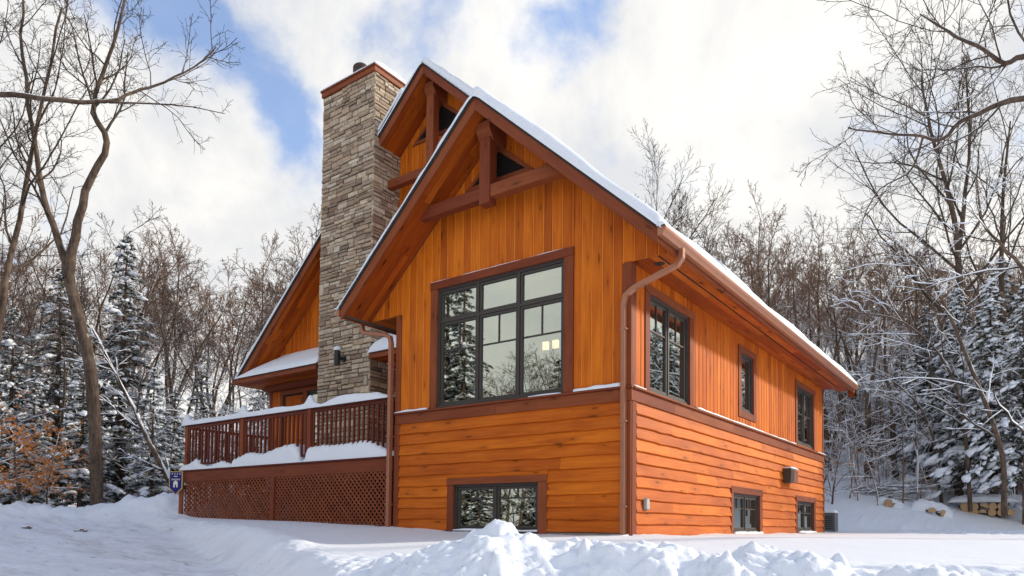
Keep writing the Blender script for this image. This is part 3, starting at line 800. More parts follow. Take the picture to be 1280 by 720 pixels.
# gable trusses and vents ---------------------------------------------
def truss(xa, za, y0, half, zb, zt, zpb, pw=.235, bl=None):
    t = empty('gable_truss', parent=house)
    mb = MB(); mb.box(xa-pw/2, xa+pw/2, y0, y0+.20, zpb, za-.62, 'z', bevel=.008); mb.build('king_post', M['trim'], t)
    mb = MB(); f = lambda z_: (za-.262-z_)/SM
    l = bl if bl is not None else xa-half
    for (a, b) in ((l, xa-pw/2-.002), (xa+pw/2+.002, xa+half)):
        if a < xa: P = [(a, zb), (b, zb), (b, zt), (max(a, xa-f(zt)), zt)]
        else: P = [(a, zb), (b, zb), (xa+f(zt), zt), (a, zt)]
        mb.prism(P, lambda p, q_, n: (p, n, q_), y0+.19, y0+.02, 'a', .008)
    mb.build('tie_beam', M['trim'], t)
    # ridge beam with its chamfered end above the post
    mb = MB(); x0, x1 = xa-.15, xa+.15; z0, z1 = za-.66, za-.36; ya, yb_ = y0-.06, y0+.45
    vs = [(x0, yb_, z0), (x1, yb_, z0), (x1, yb_, z1), (x0, yb_, z1), (x0, ya, z0+.16), (x1, ya, z0+.16), (x1, ya, z1), (x0, ya, z1), (x0, ya+.12, z0), (x1, ya+.12, z0)]
    mb.add(vs, [(0, 1, 2, 3), (4, 5, 6, 7), (4, 5, 9, 8), (8, 9, 1, 0), (0, 8, 4, 7, 3), (1, 9, 5, 6, 2), (3, 2, 6, 7)], [(v[1], v[2]) for v in vs])
    mb.build('ridge_beam', M['trim'], t)
truss(XA, ZA, -.45, (ZA-.262-5.86)/SM, 5.86, 6.08, 5.76)
truss(XM, ZM, 2.25, (ZM-.262-8.57)/SM, 8.57, 8.78, 8.47, bl=-7.94)
def vent(xa, z0, half, ztop, mp):
    mb = MB(); w_ = .09
    s_ = (ztop-z0)/half
    mb.prism([(xa-half, z0), (xa+half, z0), (xa+half-w_*1.3, z0+w_), (xa-half+w_*1.3, z0+w_)], mp, .002, .05, 'a', .004)
    for sg in (-1, 1):
        mb.prism([(xa+sg*half, z0+.001), (xa, ztop), (xa, ztop-w_*1.5), (xa+sg*(half-w_*1.5), z0+.001+w_*.4)], mp, .0025, .054, 'a', .004)
    v = mb.build('gable_vent', M['trim'], house)
    mb = MB(); n = 11
    for i in range(n):
        z_ = z0+w_+(ztop-z0-w_*2.2)*i/n
        h = (ztop-w_*1.4-z_)/s_
        if h < .04: continue
        a0, a1 = xa-h, xa+h
        vs = [mp(a0, z_+.035, .026), mp(a1, z_+.035, .026), mp(a1, z_, .048), mp(a0, z_, .048), mp(a0, z_+.045, .026), mp(a1, z_+.045, .026), mp(a1, z_+.010, .050), mp(a0, z_+.010, .050)]
        mb.add(vs, [(0, 1, 2, 3), (4, 5, 6, 7), (0, 1, 5, 4), (3, 2, 6, 7), (0, 3, 7, 4), (1, 2, 6, 5)])
    mb.build('louver', M['void'], v)
    mb = MB(); mb.prism([(xa-half+.05, z0+.03), (xa+half-.05, z0+.03), (xa, ztop-.06)], mp, .024, .0255); mb.build('vent_screen', M['void'], v)
vent(XA, 6.30, .80, 7.00, fm); vent(XM, 9.70, 1.0, 10.55, mm)

# pent roof over the porch ---------------------------------------------
PZ = 4.30; PY = 1.75
def pent(x0, x1, xtop0, left=False):
    mb = MB()
    vs = [(x0, PY, PZ), (x1, PY, PZ), (x1, WY, PZ+.66), (xtop0, WY, PZ+.66), (x0, PY, PZ-.03), (x1, PY, PZ-.03), (x1, WY, PZ+.63), (xtop0, WY, PZ+.63)]
    mb.add(vs, [(0, 1, 2, 3), (4, 5, 6, 7), (0, 1, 5, 4), (0, 3, 7, 4), (1, 2, 6, 5)])
    p = mb.build('pent_roof', M['shingle'], house)
    mb = MB(); mb.prism([(x0, PZ-.16), (x1, PZ-.16), (x1, PZ-.032), (x0, PZ-.032)], lambda a, b, n: (a, PY+.01-n, b), -.03, .005, 'a', .004)
    mb.prism([(x0, PZ-.162), (x1, PZ-.162), (x1, PZ-.075), (x0, PZ-.075)], lambda a, b, n: (a, PY+.01-n, b), .006, .022, 'a', .003)
    mb.build('fascia', M['trim'], p)
    mb = MB(); y = PY+.045; 
    while y < WY-.03:
        e = min(y+.14, WY-.03); mb.prism([(x0, y), (x1, y), (x1, e-.003), (x0, e-.003)], lambda a, b, n: (a, b, PZ-.158+n), .012, 0, 'a', .003); y = e
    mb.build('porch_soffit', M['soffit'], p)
pent(-13.72, -9.94, -13.1); pent(-7.94, -5.16, -7.94)
mb = MB(); mb.box(-13.2, -9.95, 2.45, 2.68, 3.98, 4.13); mb.build('porch_beam', M['trim'], house)

# chimney ----------------------------------------------------------------
CX0, CX1, CY0, CY1, CZ = -9.93, -7.95, 1.80, 2.80, 11.38
mb = MB(); mb.prism([(CX0+.03, 0), (CX1-.03, 0), (CX1-.03, CZ), (CX0+.03, CZ)], lambda a, b, n: (a, n, b), CY0+.03, CY1-.03); chim = mb.build('chimney', M['mortar'], house)
def stonework(mb, W, H, mp, z0=0, seed=0):
    R_ = random.Random(seed)
    z = z0
    while z < H-.02:
        bh = R_.uniform(.19, .31)
        if H-z-bh < .12: bh = H-z
        x = 0.
        while x < W-.01:
            sw = R_.uniform(.34, .95)
            if W-x-sw < .2: sw = W-x
            cells = []
            if R_.random() < .07 and sw < .7:
                v = R_.uniform(.13, .2); cells.append((x, x+v, z, z+bh)); x2 = x+v
            else: x2 = x
            nrow = 2 if bh < .25 or R_.random() < .4 else 3
            hs = [R_.uniform(.6, 1.4) for _ in range(nrow)]; t = sum(hs); zz = z
            for h in hs:
                zh = zz+bh*h/t
                xx = x2
                while xx < x+sw-.005:
                    ww = R_.uniform(.16, .46)
                    if x+sw-xx-ww < .1: ww = x+sw-xx
                    cells.append((xx, xx+ww, zz, zh)); xx += ww
                zz = zh
            x += sw
            for a0, a1, b0, b1 in cells:
                g = R_.uniform(.006, .012); j = lambda: R_.uniform(-.0035, .0035)
                mb.prism([(a0+g+j()*.3, b0+g+j()), (a1-g+j()*.3, b0+g+j()), (a1-g+j()*.3, b1-g+j()), (a0+g+j()*.3, b1-g+j())], mp, -.01, R_.uniform(.012, .052), 'a', R_.uniform(.008, .018), R_.random())
        z += bh
mb = MB()
stonework(mb, CX1-CX0, CZ, lambda a, b, n: (CX0+a, CY0+.03-n, b), 1.2, 3)
stonework(mb, CY1-CY0-.0, CZ, lambda a, b, n: (CX1-.03+n, CY0+a, b), 1.2, 4)
stonework(mb, CY1-CY0, CZ, lambda a, b, n: (CX0+.03-n, CY0+a, b), 3.0, 5)
stonework(mb, CX1-CX0, CZ, lambda a, b, n: (CX0+a, CY1-.03+n, b), 9.0, 6)
mb.build('stonework', M['stone'], chim)
mb = MB(); mb.box(CX0-.03, CX1+.03, CY0-.04, CY1+.04, CZ, CZ+.13); mb.box(CX0-.055, CX1+.055, CY0-.065, CY1+.065, CZ+.131, CZ+.165); mb.build('chimney_cap', M['trim'], chim)
mb = MB(); fx, fy = -9.05, 2.30
tube(mb, [(fx, fy, CZ+.1), (fx, fy, CZ+.62)], .15, 20); tube(mb, [(fx, fy, CZ+.62), (fx, fy, CZ+.66), (fx, fy, CZ+.78), (fx, fy, CZ+.82)], [.15, .20, .20, .16], 20)
for k in range(6): tube(mb, [(fx, fy, CZ+.64+k*.022), (fx, fy, CZ+.65+k*.022)], .208, 20)
mb.build('flue', M['flue'], chim)

# deck -----------------------------------------------------------------------
deck = empty('deck', parent=house)
DY = .05
mb = MB(); y = DY-.03
while y < WY-.1:
    e = min(y+.14, WY-.06); mb.prism([(-13.33, y), (-5.18, y), (-5.18, e-.006), (-13.33, e-.006)], lambda a, b, n: (a, b, 1.455+n), 0, .036, 'a', .004); y = e
mb.build('deck_floor', M['rail'], deck)
mb = MB(); mb.prism([(-13.30, 1.19), (-5.29, 1.19), (-5.29, 1.452), (-13.30, 1.452)], lambda a, b, n: (a, DY-n, b), -.04, 0, 'a', .004)
mb.prism([(-13.30, 1.35), (-5.29, 1.35), (-5.29, 1.452), (-13.30, 1.452)], lambda a, b, n: (a, DY-n, b), .001, .018, 'a', .003) if False else None
mb.prism([(DY+.05, 1.19), (WY-.1, 1.19), (WY-.1, 1.452), (DY+.05, 1.452)], lambda a, b, n: (-13.30-n, a, b), -.04, 0, 'a', .004)
mb.build('rim_board', M['trim'], deck)
for x in (-13.19, -10.61, -8.02):
    lo = .0 if x < -13 else 1.495
    mb = MB(); 
    if x < -13: mb.box(x-.11, x+.06, DY-.045, DY-.002, -.1, 1.188, 'z', bevel=.005); mb.box(x-.06, x+.06, DY+.05, DY+.16, 1.495, 2.86, 'z', bevel=.006)
    else: mb.box(x-.06, x+.06, DY+.03, DY+.15, 1.495, 2.86, 'z', bevel=.006)
    mb.build('railing_post', M['trim'], deck)
for x in (-9.23, -5.36):
    mb = MB(); mb.box(x-.07, x+.07, DY-.03, DY+.03, -.1, 1.188, 'z', bevel=.005); mb.build('skirt_post', M['trim'], deck)
mb = MB()
for (a, b) in ((-13.13, -10.67), (-10.55, -8.08), (-7.96, -5.30)):
    mb.box(a, b, DY+.05, DY+.11, 2.60, 2.665); mb.box(a, b, DY+.03, DY+.13, 2.667, 2.69); mb.box(a, b, DY+.05, DY+.11, 1.62, 1.675)
for (y0, y1, x) in ((DY+.17, WY-.1, -13.21),):
    mb.box(x, x+.06, y0, y1, 2.60, 2.665, 'y'); mb.box(x, x+.06, y0, y1, 1.62, 1.675, 'y')
mb.build('handrail', M['rail'], deck)
mb = MB(); mb.box(-.021, .021, -.021, .021, 0, .922, 'z', bevel=.003); bal0 = mb.build('baluster', M['rail'], deck, loc=(-13.02, DY+.08, 1.677))
spots = []
for (a, b) in ((-13.13, -10.67), (-10.55, -8.08), (-7.96, -5.30)):
    n = int(round((b-a)/.152)); 
    for i in range(n): spots.append((a+(b-a)*(i+.5)/n, DY+.08))
for i in range(15): spots.append((-13.18, DY+.32+i*.155))
for i, (x, y) in enumerate(spots):
    o = bal0 if i == 0 else bal0.copy()
    if i: COL.objects.link(o); o.parent = deck
    o.location = (x, y, 1.677)
def lattice(x0, x1, z0, z1, mpf):
    mb = MB(); s = .088; w2 = .0185
    for sg, n0 in ((1, -.008), (-1, .0)):
        c = (x0+x1)/2; k0 = -int((x1-x0+z1-z0)/s/1.414/.9)-2
        for k in range(k0, -k0):
            # line: (x-x0)*1 - sg*(z-z0) = off
            off = k*s*1.414
            pts = []
            for o2 in (off-w2*1.414, off+w2*1.414):
                seg = []
                for (xx) in (x0, x1):
                    zz = z0+((xx-x0)-o2)*1 if sg > 0 else z0+(o2-(xx-x0))
                    if z0 <= zz <= z1: seg.append((xx, zz))
                for zz in (z0, z1):
                    xx = x0+o2+(zz-z0) if sg > 0 else x0+o2-(zz-z0)
                    if x0 < xx < x1: seg.append((xx, zz))
                pts.append(sorted(seg)[:1]+sorted(seg)[-1:] if len(seg) >= 2 else None)
            if pts[0] and pts[1]:
                mb.prism([pts[0][0], pts[0][1], pts[1][1], pts[1][0]], mpf, n0-.007, n0)
    mb.prism([(x0, z1-.05), (x1, z1-.05), (x1, z1), (x0, z1)], mpf, .001, .014) if False else None
    return mb.build('lattice_panel', M['trim'], deck)
lattice(-13.06, -9.31, -.05, 1.188, lambda a, b, n: (a, DY-n, b)); lattice(-9.15, -5.44, -.05, 1.188, lambda a, b, n: (a, DY-n, b))
lattice(DY+.1, WY-.1, -.05, 1.188, lambda a, b, n: (-13.28-n, a, b))

# ------------------------------------------------------------------ snow lying on things
def sheet_snow(name, X0, X1, Y0, Y1, zf, tf, step, label, parent=None, ystep=None):
    """heightfield snow layer: zf = surface below, tf = thickness (arrays)"""
    ystep = ystep or step
    nx = max(3, int((X1-X0)/step)); ny = max(3, int((Y1-Y0)/ystep))
    def warp(n):      # denser rows next to the edges
        t = np.linspace(0, 1, n); return t
    x = np.linspace(X0, X1, nx); y = np.linspace(Y0, Y1, ny)
    e = [.0, .012, .035, .07]
    x = np.unique(np.round(np.concatenate([x, [X0+k for k in e], [X1-k for k in e]]), 4))
    y = np.unique(np.round(np.concatenate([y, [Y0+k for k in e], [Y1-k for k in e]]), 4))
    gx, gy = np.meshgrid(x, y); zb = zf(gx, gy); t = tf(gx, gy)
    d = np.minimum(np.minimum(gx-X0, X1-gx), np.minimum(gy-Y0, Y1-gy))
    return gx, gy, zb, t, d
def emit(name, gx, gy, zb, zt, label, mask=None):
    ny, nx = gx.shape; n = nx*ny
    top = np.stack([gx, gy, zt], -1).reshape(-1, 3); bot = np.stack([gx, gy, zb], -1).reshape(-1, 3)
    ii = np.arange(n).reshape(ny, nx)
    qt = np.stack([ii[:-1, :-1], ii[:-1, 1:], ii[1:, 1:], ii[1:, :-1]], -1).reshape(-1, 4)
    b = n
    ring = np.concatenate([ii[0, :], ii[1:, -1], ii[-1, -2::-1], ii[-2:0:-1, 0]])
    r2 = np.roll(ring, -1)
    qs = np.stack([ring+b, r2+b, r2, ring], -1)
    me = np_mesh(name, np.concatenate([top, bot]), [np.concatenate([qt, qs])], [M['snow']], True)
    return tag(link(name, me), label, 'snow', kind='stuff')
def rnd_edge(d, w_): return np.sqrt(np.clip(1-(1-np.clip(d/w_, 0, 1))**2, 0.0, 1))
zA = lambda x: ZA-SM*np.abs(x-XA); zM = lambda x: ZM-SM*np.abs(x-XM)
# front gable: left slope and right slope (the right one runs on into the main roof)
def slope_snow(name, X0, X1, Y0, Y1, zf, T0, open_edges, label, step=.07):
    gx, gy, zb, t, d = sheet_snow(name, X0, X1, Y0, Y1, lambda x, y: zf(x)+.006, lambda x, y: T0*(1+.42*fbm(x*.8, y*.8, 3, 5))+.016*fbm(x*5, y*5, 3, 9), step, label)
    d = np.full(gx.shape, 9.)
    if 'l' in open_edges: d = np.minimum(d, gx-X0)
    if 'r' in open_edges: d = np.minimum(d, X1-gx)
    if 'f' in open_edges: d = np.minimum(d, gy-Y0+.03*fbm(gx*3, gy*0+1, 3, 14))
    if 'b' in open_edges: d = np.minimum(d, Y1-gy)
    zt = zb+np.maximum(t*(.35+.65*rnd_edge(d, .16)), .01)
    return emit(name, gx, gy, zb, zt, label)
def ridge_z(f, xr, w_=.10):                      # soften the snow over the ridge
    return lambda x: f(x)-np.maximum(0, .5*SM*(w_-np.abs(x-xr)))*(np.abs(x-xr) < w_)
slope_snow('roof_snow', -6.10, XA, -.79, WY-.03, ridge_z(zA, XA), .12, 'lf', 'thin snow on the left slope of the lower front gable')
slope_snow('roof_snow', XA, ER+.07, -.79, 2.0, ridge_z(zA, XA), .21, 'rf', 'snow on the right slope of the lower front gable')
slope_snow('roof_snow', EL-.05, XM, 1.93, 13.4, ridge_z(zM, XM), .16, 'lfb', 'snow on the left slope of the tall main roof', .12)
slope_snow('roof_snow', XM, ER+.07, 1.99, 13.4, ridge_z(zM, XM), .25, 'rb', 'long snow slab on the right slope above the copper gutter', .10)
# snow banked between chimney and upper rake
def lump_snow(name, c, r, label, seed=0, squash=(1, 1, .6)):
    import bmesh
    bm = bmesh.new(); bmesh.ops.create_icosphere(bm, subdivisions=3, radius=1)
    R_ = random.Random(seed)
    for v in bm.verts:
        n = .12*math.sin(v.co.x*4+seed)+.1*math.sin(v.co.y*5+seed*2)+.08*math.sin(v.co.z*6)
        v.co = Vector((v.co.x*squash[0], v.co.y*squash[1], v.co.z*squash[2]))*(r*(1+n))
    me = bpy.data.meshes.new(name); bm.to_mesh(me); bm.free(); me.materials.append(M['snow'])
    for p in me.polygons: p.use_smooth = True
    o = link(name, me, None, c); return tag(o, label, 'snow', kind='stuff')
def loft_snow(name, x0, x1, y0, y1, zf, hf, label, nx=120, ny=14, yfun=None):
    x = np.linspace(x0, x1, nx); y = np.linspace(0, 1, ny)
    gx, gv = np.meshgrid(x, y)
    gy = y0+(y1-y0)*gv
    prof = np.sqrt(np.clip(1-np.abs(2*gv-1)**3.0, 0, 1))
    ed = np.sqrt(np.clip(1-(1-np.clip(np.minimum(gx-x0, x1-gx)/.05, 0, 1))**2, 0, 1))
    zb = zf(gx, gy)+0*gx
    zt = zb+np.maximum(hf(gx, gy)*prof*ed, .002)
    return emit(name, gx, gy, zb, zt, label)
# chimney cap
loft_snow('cap_snow', CX0-.06, CX1+.06, CY0-.075, CY1+.07, lambda x, y: CZ+.166, lambda x, y: .16*(1+.3*fbm(x*2, y*2, 2, 3)), 'thin snow on top of the stone chimney', 60, 30)
# chimney / main rake corner
o_ = slope_snow('rake_corner_snow', -7.96, -7.2, 1.93, 2.78, lambda x: zM(x)+.10, .24, 'f', 'snow drift wedged between the stone chimney and upper rake', .04)
# pent roofs
def pent_z(x, y): return PZ+.004+(y-PY)*(.66/(WY-PY))
gx, gy, zb, t, d = sheet_snow('', -13.66, -9.9, PY-.03, WY-.03, pent_z, lambda x, y: .11+.02*fbm(x*2, y*2, 2, 3), .08, '')
lim = np.clip((gx+13.68)/.55-(gy-PY)*1.05, .0, 1)
emit('pent_snow', gx, gy, zb, zb+np.maximum(t*rnd_edge(np.minimum(gy-PY+.03, .2), .14)*lim, .003), 'snow sheet on the small pent roof left of the chimney')
gx, gy, zb, t, d = sheet_snow('', -7.95, -5.16, PY-.04, WY-.03, pent_z, lambda x, y: .20+.02*fbm(x*2, y*2, 2, 3), .08, '')
emit('pent_snow', gx, gy, zb, zb+np.maximum(t*rnd_edge(gy-PY+.04, .16)*rnd_edge(gx+7.95, .15), .003), 'snow on the pent roof piece right of the chimney')
# railing snow with peaks over the posts
def rail_h(x, y):
    h = .135+.03*fbm(x*1.3, y*0+2, 3, 8)+.01*fbm(x*7, y*7, 2, 9)
    for p in (-13.19, -10.61, -8.02): h = h*(1-.0)+.20*np.exp(-(np.abs(x-p)/.11)**1.6)
    h = h+.055*np.exp(-((x+6.6)/.75)**2)-.05*np.exp(-((x+7.55)/.22)**2)
    return h*np.clip((-5.22-x)/.6, .35, 1)
def rail_zb(x, y):
    z = np.full(x.shape, 2.691)
    return z
loft_snow('railing_snow', -13.34, -5.28, DY-.015, DY+.165, rail_zb, rail_h, 'snow loaf with pointed caps along the deck railing', 340, 15)
# deck floor snow
def deck_h(x, y):
    n = fbm(x*2.1, y*.3, 3, 31)
    h = .26+.05*n
    h = np.where(x < -8.05, .23+.09*n+.13*np.exp(-((x+10.3)/.35)**2)+.07*np.exp(-((x+8.9)/.5)**2)+.12*sst(-10.2, -9.2, x)*sst(-8.2, -8.35, x), .35+.015*n)
    h = np.where(x < -10.9, .11+.10*n+.14*np.exp(-((x+12.75)/.28)**2), h)
    h = h-.30*np.exp(-((x+8.22)/.14)**2)-.26*np.clip((x+6.1)/.8, 0, 1)
    h = h+.025*np.sign(np.sin(x*41.5))*(.5+.5*fbm(x*3, y*0, 2, 55))+.02*fbm(x*9, y*3, 3, 33)
    return np.maximum(h, .03)
x = np.unique(np.concatenate([np.linspace(-13.36, -5.24, 420)])); y = np.concatenate([[DY-.028, DY-.015, DY+.01, DY+.04], np.linspace(DY+.08, WY-.1, 26)])
gx, gy = np.meshgrid(x, y); h = deck_h(gx, gy*0)*np.exp(-np.maximum(gy-.5, 0)*.25)
v_ = np.clip((gy-(DY-.028))/.10, 0, 1)
ed = rnd_edge(np.minimum(gx+13.36, -5.24-gx), .1)
emit('deck_snow', gx, gy, np.full(gx.shape, 1.493), 1.493+np.maximum(h*(.25+.75*rnd_edge(gy-(DY-.028), .10))*ed, .004), 'drifted snow on the deck floor under the balusters')
# belt cap snow, sill snow, header snow
def ledge(name, mpa, x0, x1, z, h, d0, d1, label, amp=.3):
    n = max(8, int((x1-x0)/.05)); x = np.linspace(x0, x1, n); v = np.linspace(0, 1, 7); gx, gv = np.meshgrid(x, v)
    hh = h*(1+amp*fbm(gx*2.5, gx*0+3, 3, 7)*2)*np.sqrt(np.clip(1-np.abs(2*gv-1)**3, 0, 1))
    yy = d0+(d1-d0)*gv
    P = np.array([mpa(a, z+max(b, .001), c) for a, b, c in zip(gx.ravel(), hh.ravel(), yy.ravel())]).reshape(gx.shape+(3,))
    B = np.array([mpa(a, z, c) for a, c in zip(gx.ravel(), yy.ravel())]).reshape(gx.shape+(3,))
    ny, nx = gx.shape; n_ = nx*ny; ii = np.arange(n_).reshape(ny, nx)
    qt = np.stack([ii[:-1, :-1], ii[:-1, 1:], ii[1:, 1:], ii[1:, :-1]], -1).reshape(-1, 4)
    ring = np.concatenate([ii[0, :], ii[1:, -1], ii[-1, -2::-1], ii[-2:0:-1, 0]]); r2 = np.roll(ring, -1)
    me = np_mesh(name, np.concatenate([P.reshape(-1, 3), B.reshape(-1, 3)]), [np.concatenate([qt, np.stack([ring+n_, r2+n_, r2, ring], -1)])], [M['snow']], True)
    return tag(link(name, me), label, 'snow', kind='stuff')
ledge('ledge_snow', fm, -5.14, -4.28, 2.321, .035, .026, .088, 'snow line on the belt ledge left of the big window')
ledge('ledge_snow', fm, -1.0, -.14, 2.321, .05, .026, .088, 'snow line on the belt ledge right of the big window')
ledge('ledge_snow', fm, -1.9, -1.25, 2.321, .018, .05, .088, 'thin snow under the right corner of the big window')
ledge('ledge_snow', sm_, .03, .44, 2.321, .02, .026, .07, 'bit of snow on the side belt ledge at the corner')
ledge('ledge_snow', sm_, 2.6, 9.4, 2.321, .030, .026, .088, 'long snow line on the side belt ledge')
ledge('ledge_snow', sm_, 11.8, 12.66, 2.321, .025, .026, .088, 'snow on the far end of the side belt ledge')
ledge('sill_snow', fm, -3.6, -1.72, .019, .03, -.02, .05, 'snow on the basement window sill of the front')
ledge('sill_snow', sm_, 4.62, 6.5, -.01, .04, .04, .09, 'snow at the foot of the nearer side basement window')
ledge('sill_snow', sm_, 9.66, 11.5, .0, .04, .04, .09, 'snow at the foot of the farther side basement window')
ledge('header_snow', fm, -4.25, -1.03, 4.771, .008, .026, .044, 'thin frost line along the big window header', .8)
ledge('gutter_snow', sm_, -.80, -.50, 4.395, .055, .80, .925, 'snow plug in the end of the right gutter')
ledge('gutter_snow', sm_, -.80, .4, 4.395, .03, -6.165, -6.05, 'snow in the end of the left gutter')

# ------------------------------------------------------------------ small fixtures
t = empty('wall_lamp', (-8.87, 1.56, 4.07)); tag(t, 'black cylinder lantern with snow cap on the stone chimney', 'lamp')
mb = MB(); tube(mb, [(0, 0, 0), (0, 0, .005), (0, 0, .36), (0, 0, .365)], [.072, .08, .08, .074], 20); mb.build('lamp_body', M['black'], t)
mb = MB(); tube(mb, [(0, .06, .19), (0, .17, .19)], .030, 10); tube(mb, [(0, .17, .19), (0, .215, .19)], .085, 20); mb.build('lamp_bracket', M['black'], t)
lump_snow('lamp_snow', (-8.87, 1.56, 4.445), .088, 'pointed snow cap on the black chimney lantern', 3, (.8, .8, 1.25))
# shield sign on the deck corner post
t = empty('shield_sign', (-13.20, -.13, 1.15)); t.rotation_euler = (0, 0, .55); t.scale = (1.08, 1, 1.08); tag(t, 'small navy blue shield sign with gold border on the deck corner', 'sign')
pf = lambda a, b, n: (a, -n, b)
shield = lambda s: [(-.165*s, .26-.03*(1-s)*4), (.165*s, .26-.03*(1-s)*4), (.165*s, -.12), (0, -.30*s), (-.165*s, -.12)]
mb = MB(); mb.prism([(-.17, .28), (.17, .28), (.17, -.13), (0, -.30), (-.17, -.13)], pf, 0, .022, 'a', .003); mb.build('border', M['gold'], t)
mb = MB(); mb.prism([(-.148, .262), (.148, .262), (.148, -.118), (0, -.272), (-.148, -.118)], pf, .0225, .027); mb.build('face', M['navy'], t)
mb = MB()
for k in range(4): mb.prism([(-.105+k*.066, .212), (-.085+k*.066, .200), (-.075+k*.066, .222), (-.095+k*.066, .238)], pf, .0275, .030)
mb.prism([(-.048, .150), (.048, .150), (.048, .168), (-.048, .168)], pf, .0275, .030)
mb.prism([(-.115, .086), (.115, .086), (.115, .098), (-.115, .098)], pf, .0275, .030); mb.prism([(-.10, .066), (.10, .066), (.10, .074), (-.10, .074)], pf, .0275, .030)
mb.prism([(-.055, -.11), (-.018, -.11), (-.018, .01), (-.055, .01)], pf, .0275, .031); mb.prism([(.018, -.11), (.055, -.11), (.055, .01), (.018, .01)], pf, .0275, .031)
mb.prism([(-.018, -.04), (.018, -.04), (.018, .01), (-.018, .01)], pf, .0275, .0312); mb.prism([(-.065, .011), (.065, .011), (.0, .062)], pf, .0275, .031)
mb.build('emblem', M['cream'], t)
# vent hood on the side wall
t = empty('vent_hood', (.04, 8.3, 1.25)); tag(t, 'brown metal vent hood with snow on the side wall', 'vent')
mb = MB(); mb.prism([(0, 0), (.0, .36), (.17, .36), (.20, .32), (.18, .0)], lambda a, b, n: (a, n, b), 0, .30, 'a'); mb.build('hood', M['frame'], t)
mb = MB(); mb.box(.005, .17, .305, .72, .03, .045, bevel=0); mb.box(.16, .175, .305, .72, .03, .33, bevel=0); mb.box(.005, .015, .305, .72, .05, .33, bevel=0); mb.box(.005, .17, .705, .72, .05, .33, bevel=0); mb.build('guard', M['gutter'], t)
sheet = loft_snow('vent_snow', .045, .245, 8.28, 9.03, lambda x, y: 1.612, lambda x, y: .05+0*x, 'thin snow pad on the brown vent hood', 16, 24)
t = empty('outlet_box', (.04, .40, .40)); tag(t, 'small grey outlet cover low on the lap siding by the corner', 'outlet box')
mb = MB(); mb.prism([(0, 0), (.11, 0), (.11, .13), (.085, .17), (.02, .17), (0, .13)], lambda a, b, n: (n, a, b), 0, .055, 'a', .008); mb.build('cover', M['lightgrey'], t)
mb = MB(); mb.prism([(-.015, -.015), (.125, -.015), (.125, .185), (-.015, .185)], lambda a, b, n: (n, a, b), -.01, .006); mb.build('backplate', M['grey'], t)
t = empty('heat_pump', (-.28, 13.9, gz(-.28, 13.9)-.02)); tag(t, 'dark grey outdoor unit in the snow beyond the far house corner', 'heat pump')
mb = MB(); mb.box(-.42, .40, -.2, .2, .05, .62, bevel=.015); mb.build('cabinet', M['grey'], t)
mb = MB()
for k in range(7): mb.box(-.38, .34, -.212, -.203, .12+k*.062, .14+k*.062, bevel=0)
mb.build('grille', M['black'], t)
loft_snow('unit_snow', -.72, .14, 13.68, 14.12, lambda x, y: gz(-.28, 13.9)+.60, lambda x, y: .09+0*x, 'snow slab on the grey outdoor unit', 20, 12)
# lit pendant lamps seen through the big window
for i, x in enumerate((-2.93, -2.69)):
    t = empty('pendant_lamp', (x, 2.0+.0*i, 3.72)); tag(t, ('left' if i == 0 else 'right')+' one of two lit square lampshades behind the big window', 'lamp', 'lit pendant lamps inside the room')
    mb = MB(); mb.prism([(-.065, 0), (.065, 0), (.065, .16), (-.065, .16)], lambda a, b, n: (a, n, b), .03, -.03, 'a', .006); mb.build('lamp_shade', M['lampshade'], t)
    mb = MB(); tube(mb, [(0, 0, .172), (0, 0, .69)], .006, 6); mb.build('cord', M['black'], t)

# ------------------------------------------------------------------ trees
def tubes(branches, k):
    """branches: list of (pts (n,3), radii (n,)) -> verts, quads"""
    by = {}
    for p, r in branches: by.setdefault(len(p), []).append((p, r))
    VV = []; FF = []; off = 0
    for n, lst in by.items():
        P = np.array([a for a, b in lst]); Rr = np.array([b for a, b in lst])
        Tn = np.gradient(P, axis=1); Tn /= np.linalg.norm(Tn, axis=2, keepdims=True)+1e-9
        mean = np.abs(Tn.mean(1)[:, 2]); ref = np.where((mean > .8)[:, None], np.array([[1., 0, 0]]), np.array([[0, 0, 1.]]))
        U = np.cross(Tn, ref[:, None, :]); U /= np.linalg.norm(U, axis=2, keepdims=True)+1e-9
        W = np.cross(Tn, U)
        a = np.arange(k)*2*math.pi/k
        V = P[:, :, None, :]+Rr[:, :, None, None]*(U[:, :, None, :]*np.cos(a)[None, None, :, None]+W[:, :, None, :]*np.sin(a)[None, None, :, None])
        B = len(lst); idx = np.arange(B*n*k).reshape(B, n, k)
        q_ = np.stack([idx[:, :-1, :], np.roll(idx, -1, 2)[:, :-1, :], np.roll(idx, -1, 2)[:, 1:, :], idx[:, 1:, :]], -1).reshape(-1, 4)
        VV.append(V.reshape(-1, 3)); FF.append(q_+off); off += B*n*k
    return np.concatenate(VV), np.concatenate(FF)
def unit(v): return v/(np.linalg.norm(v)+1e-9)
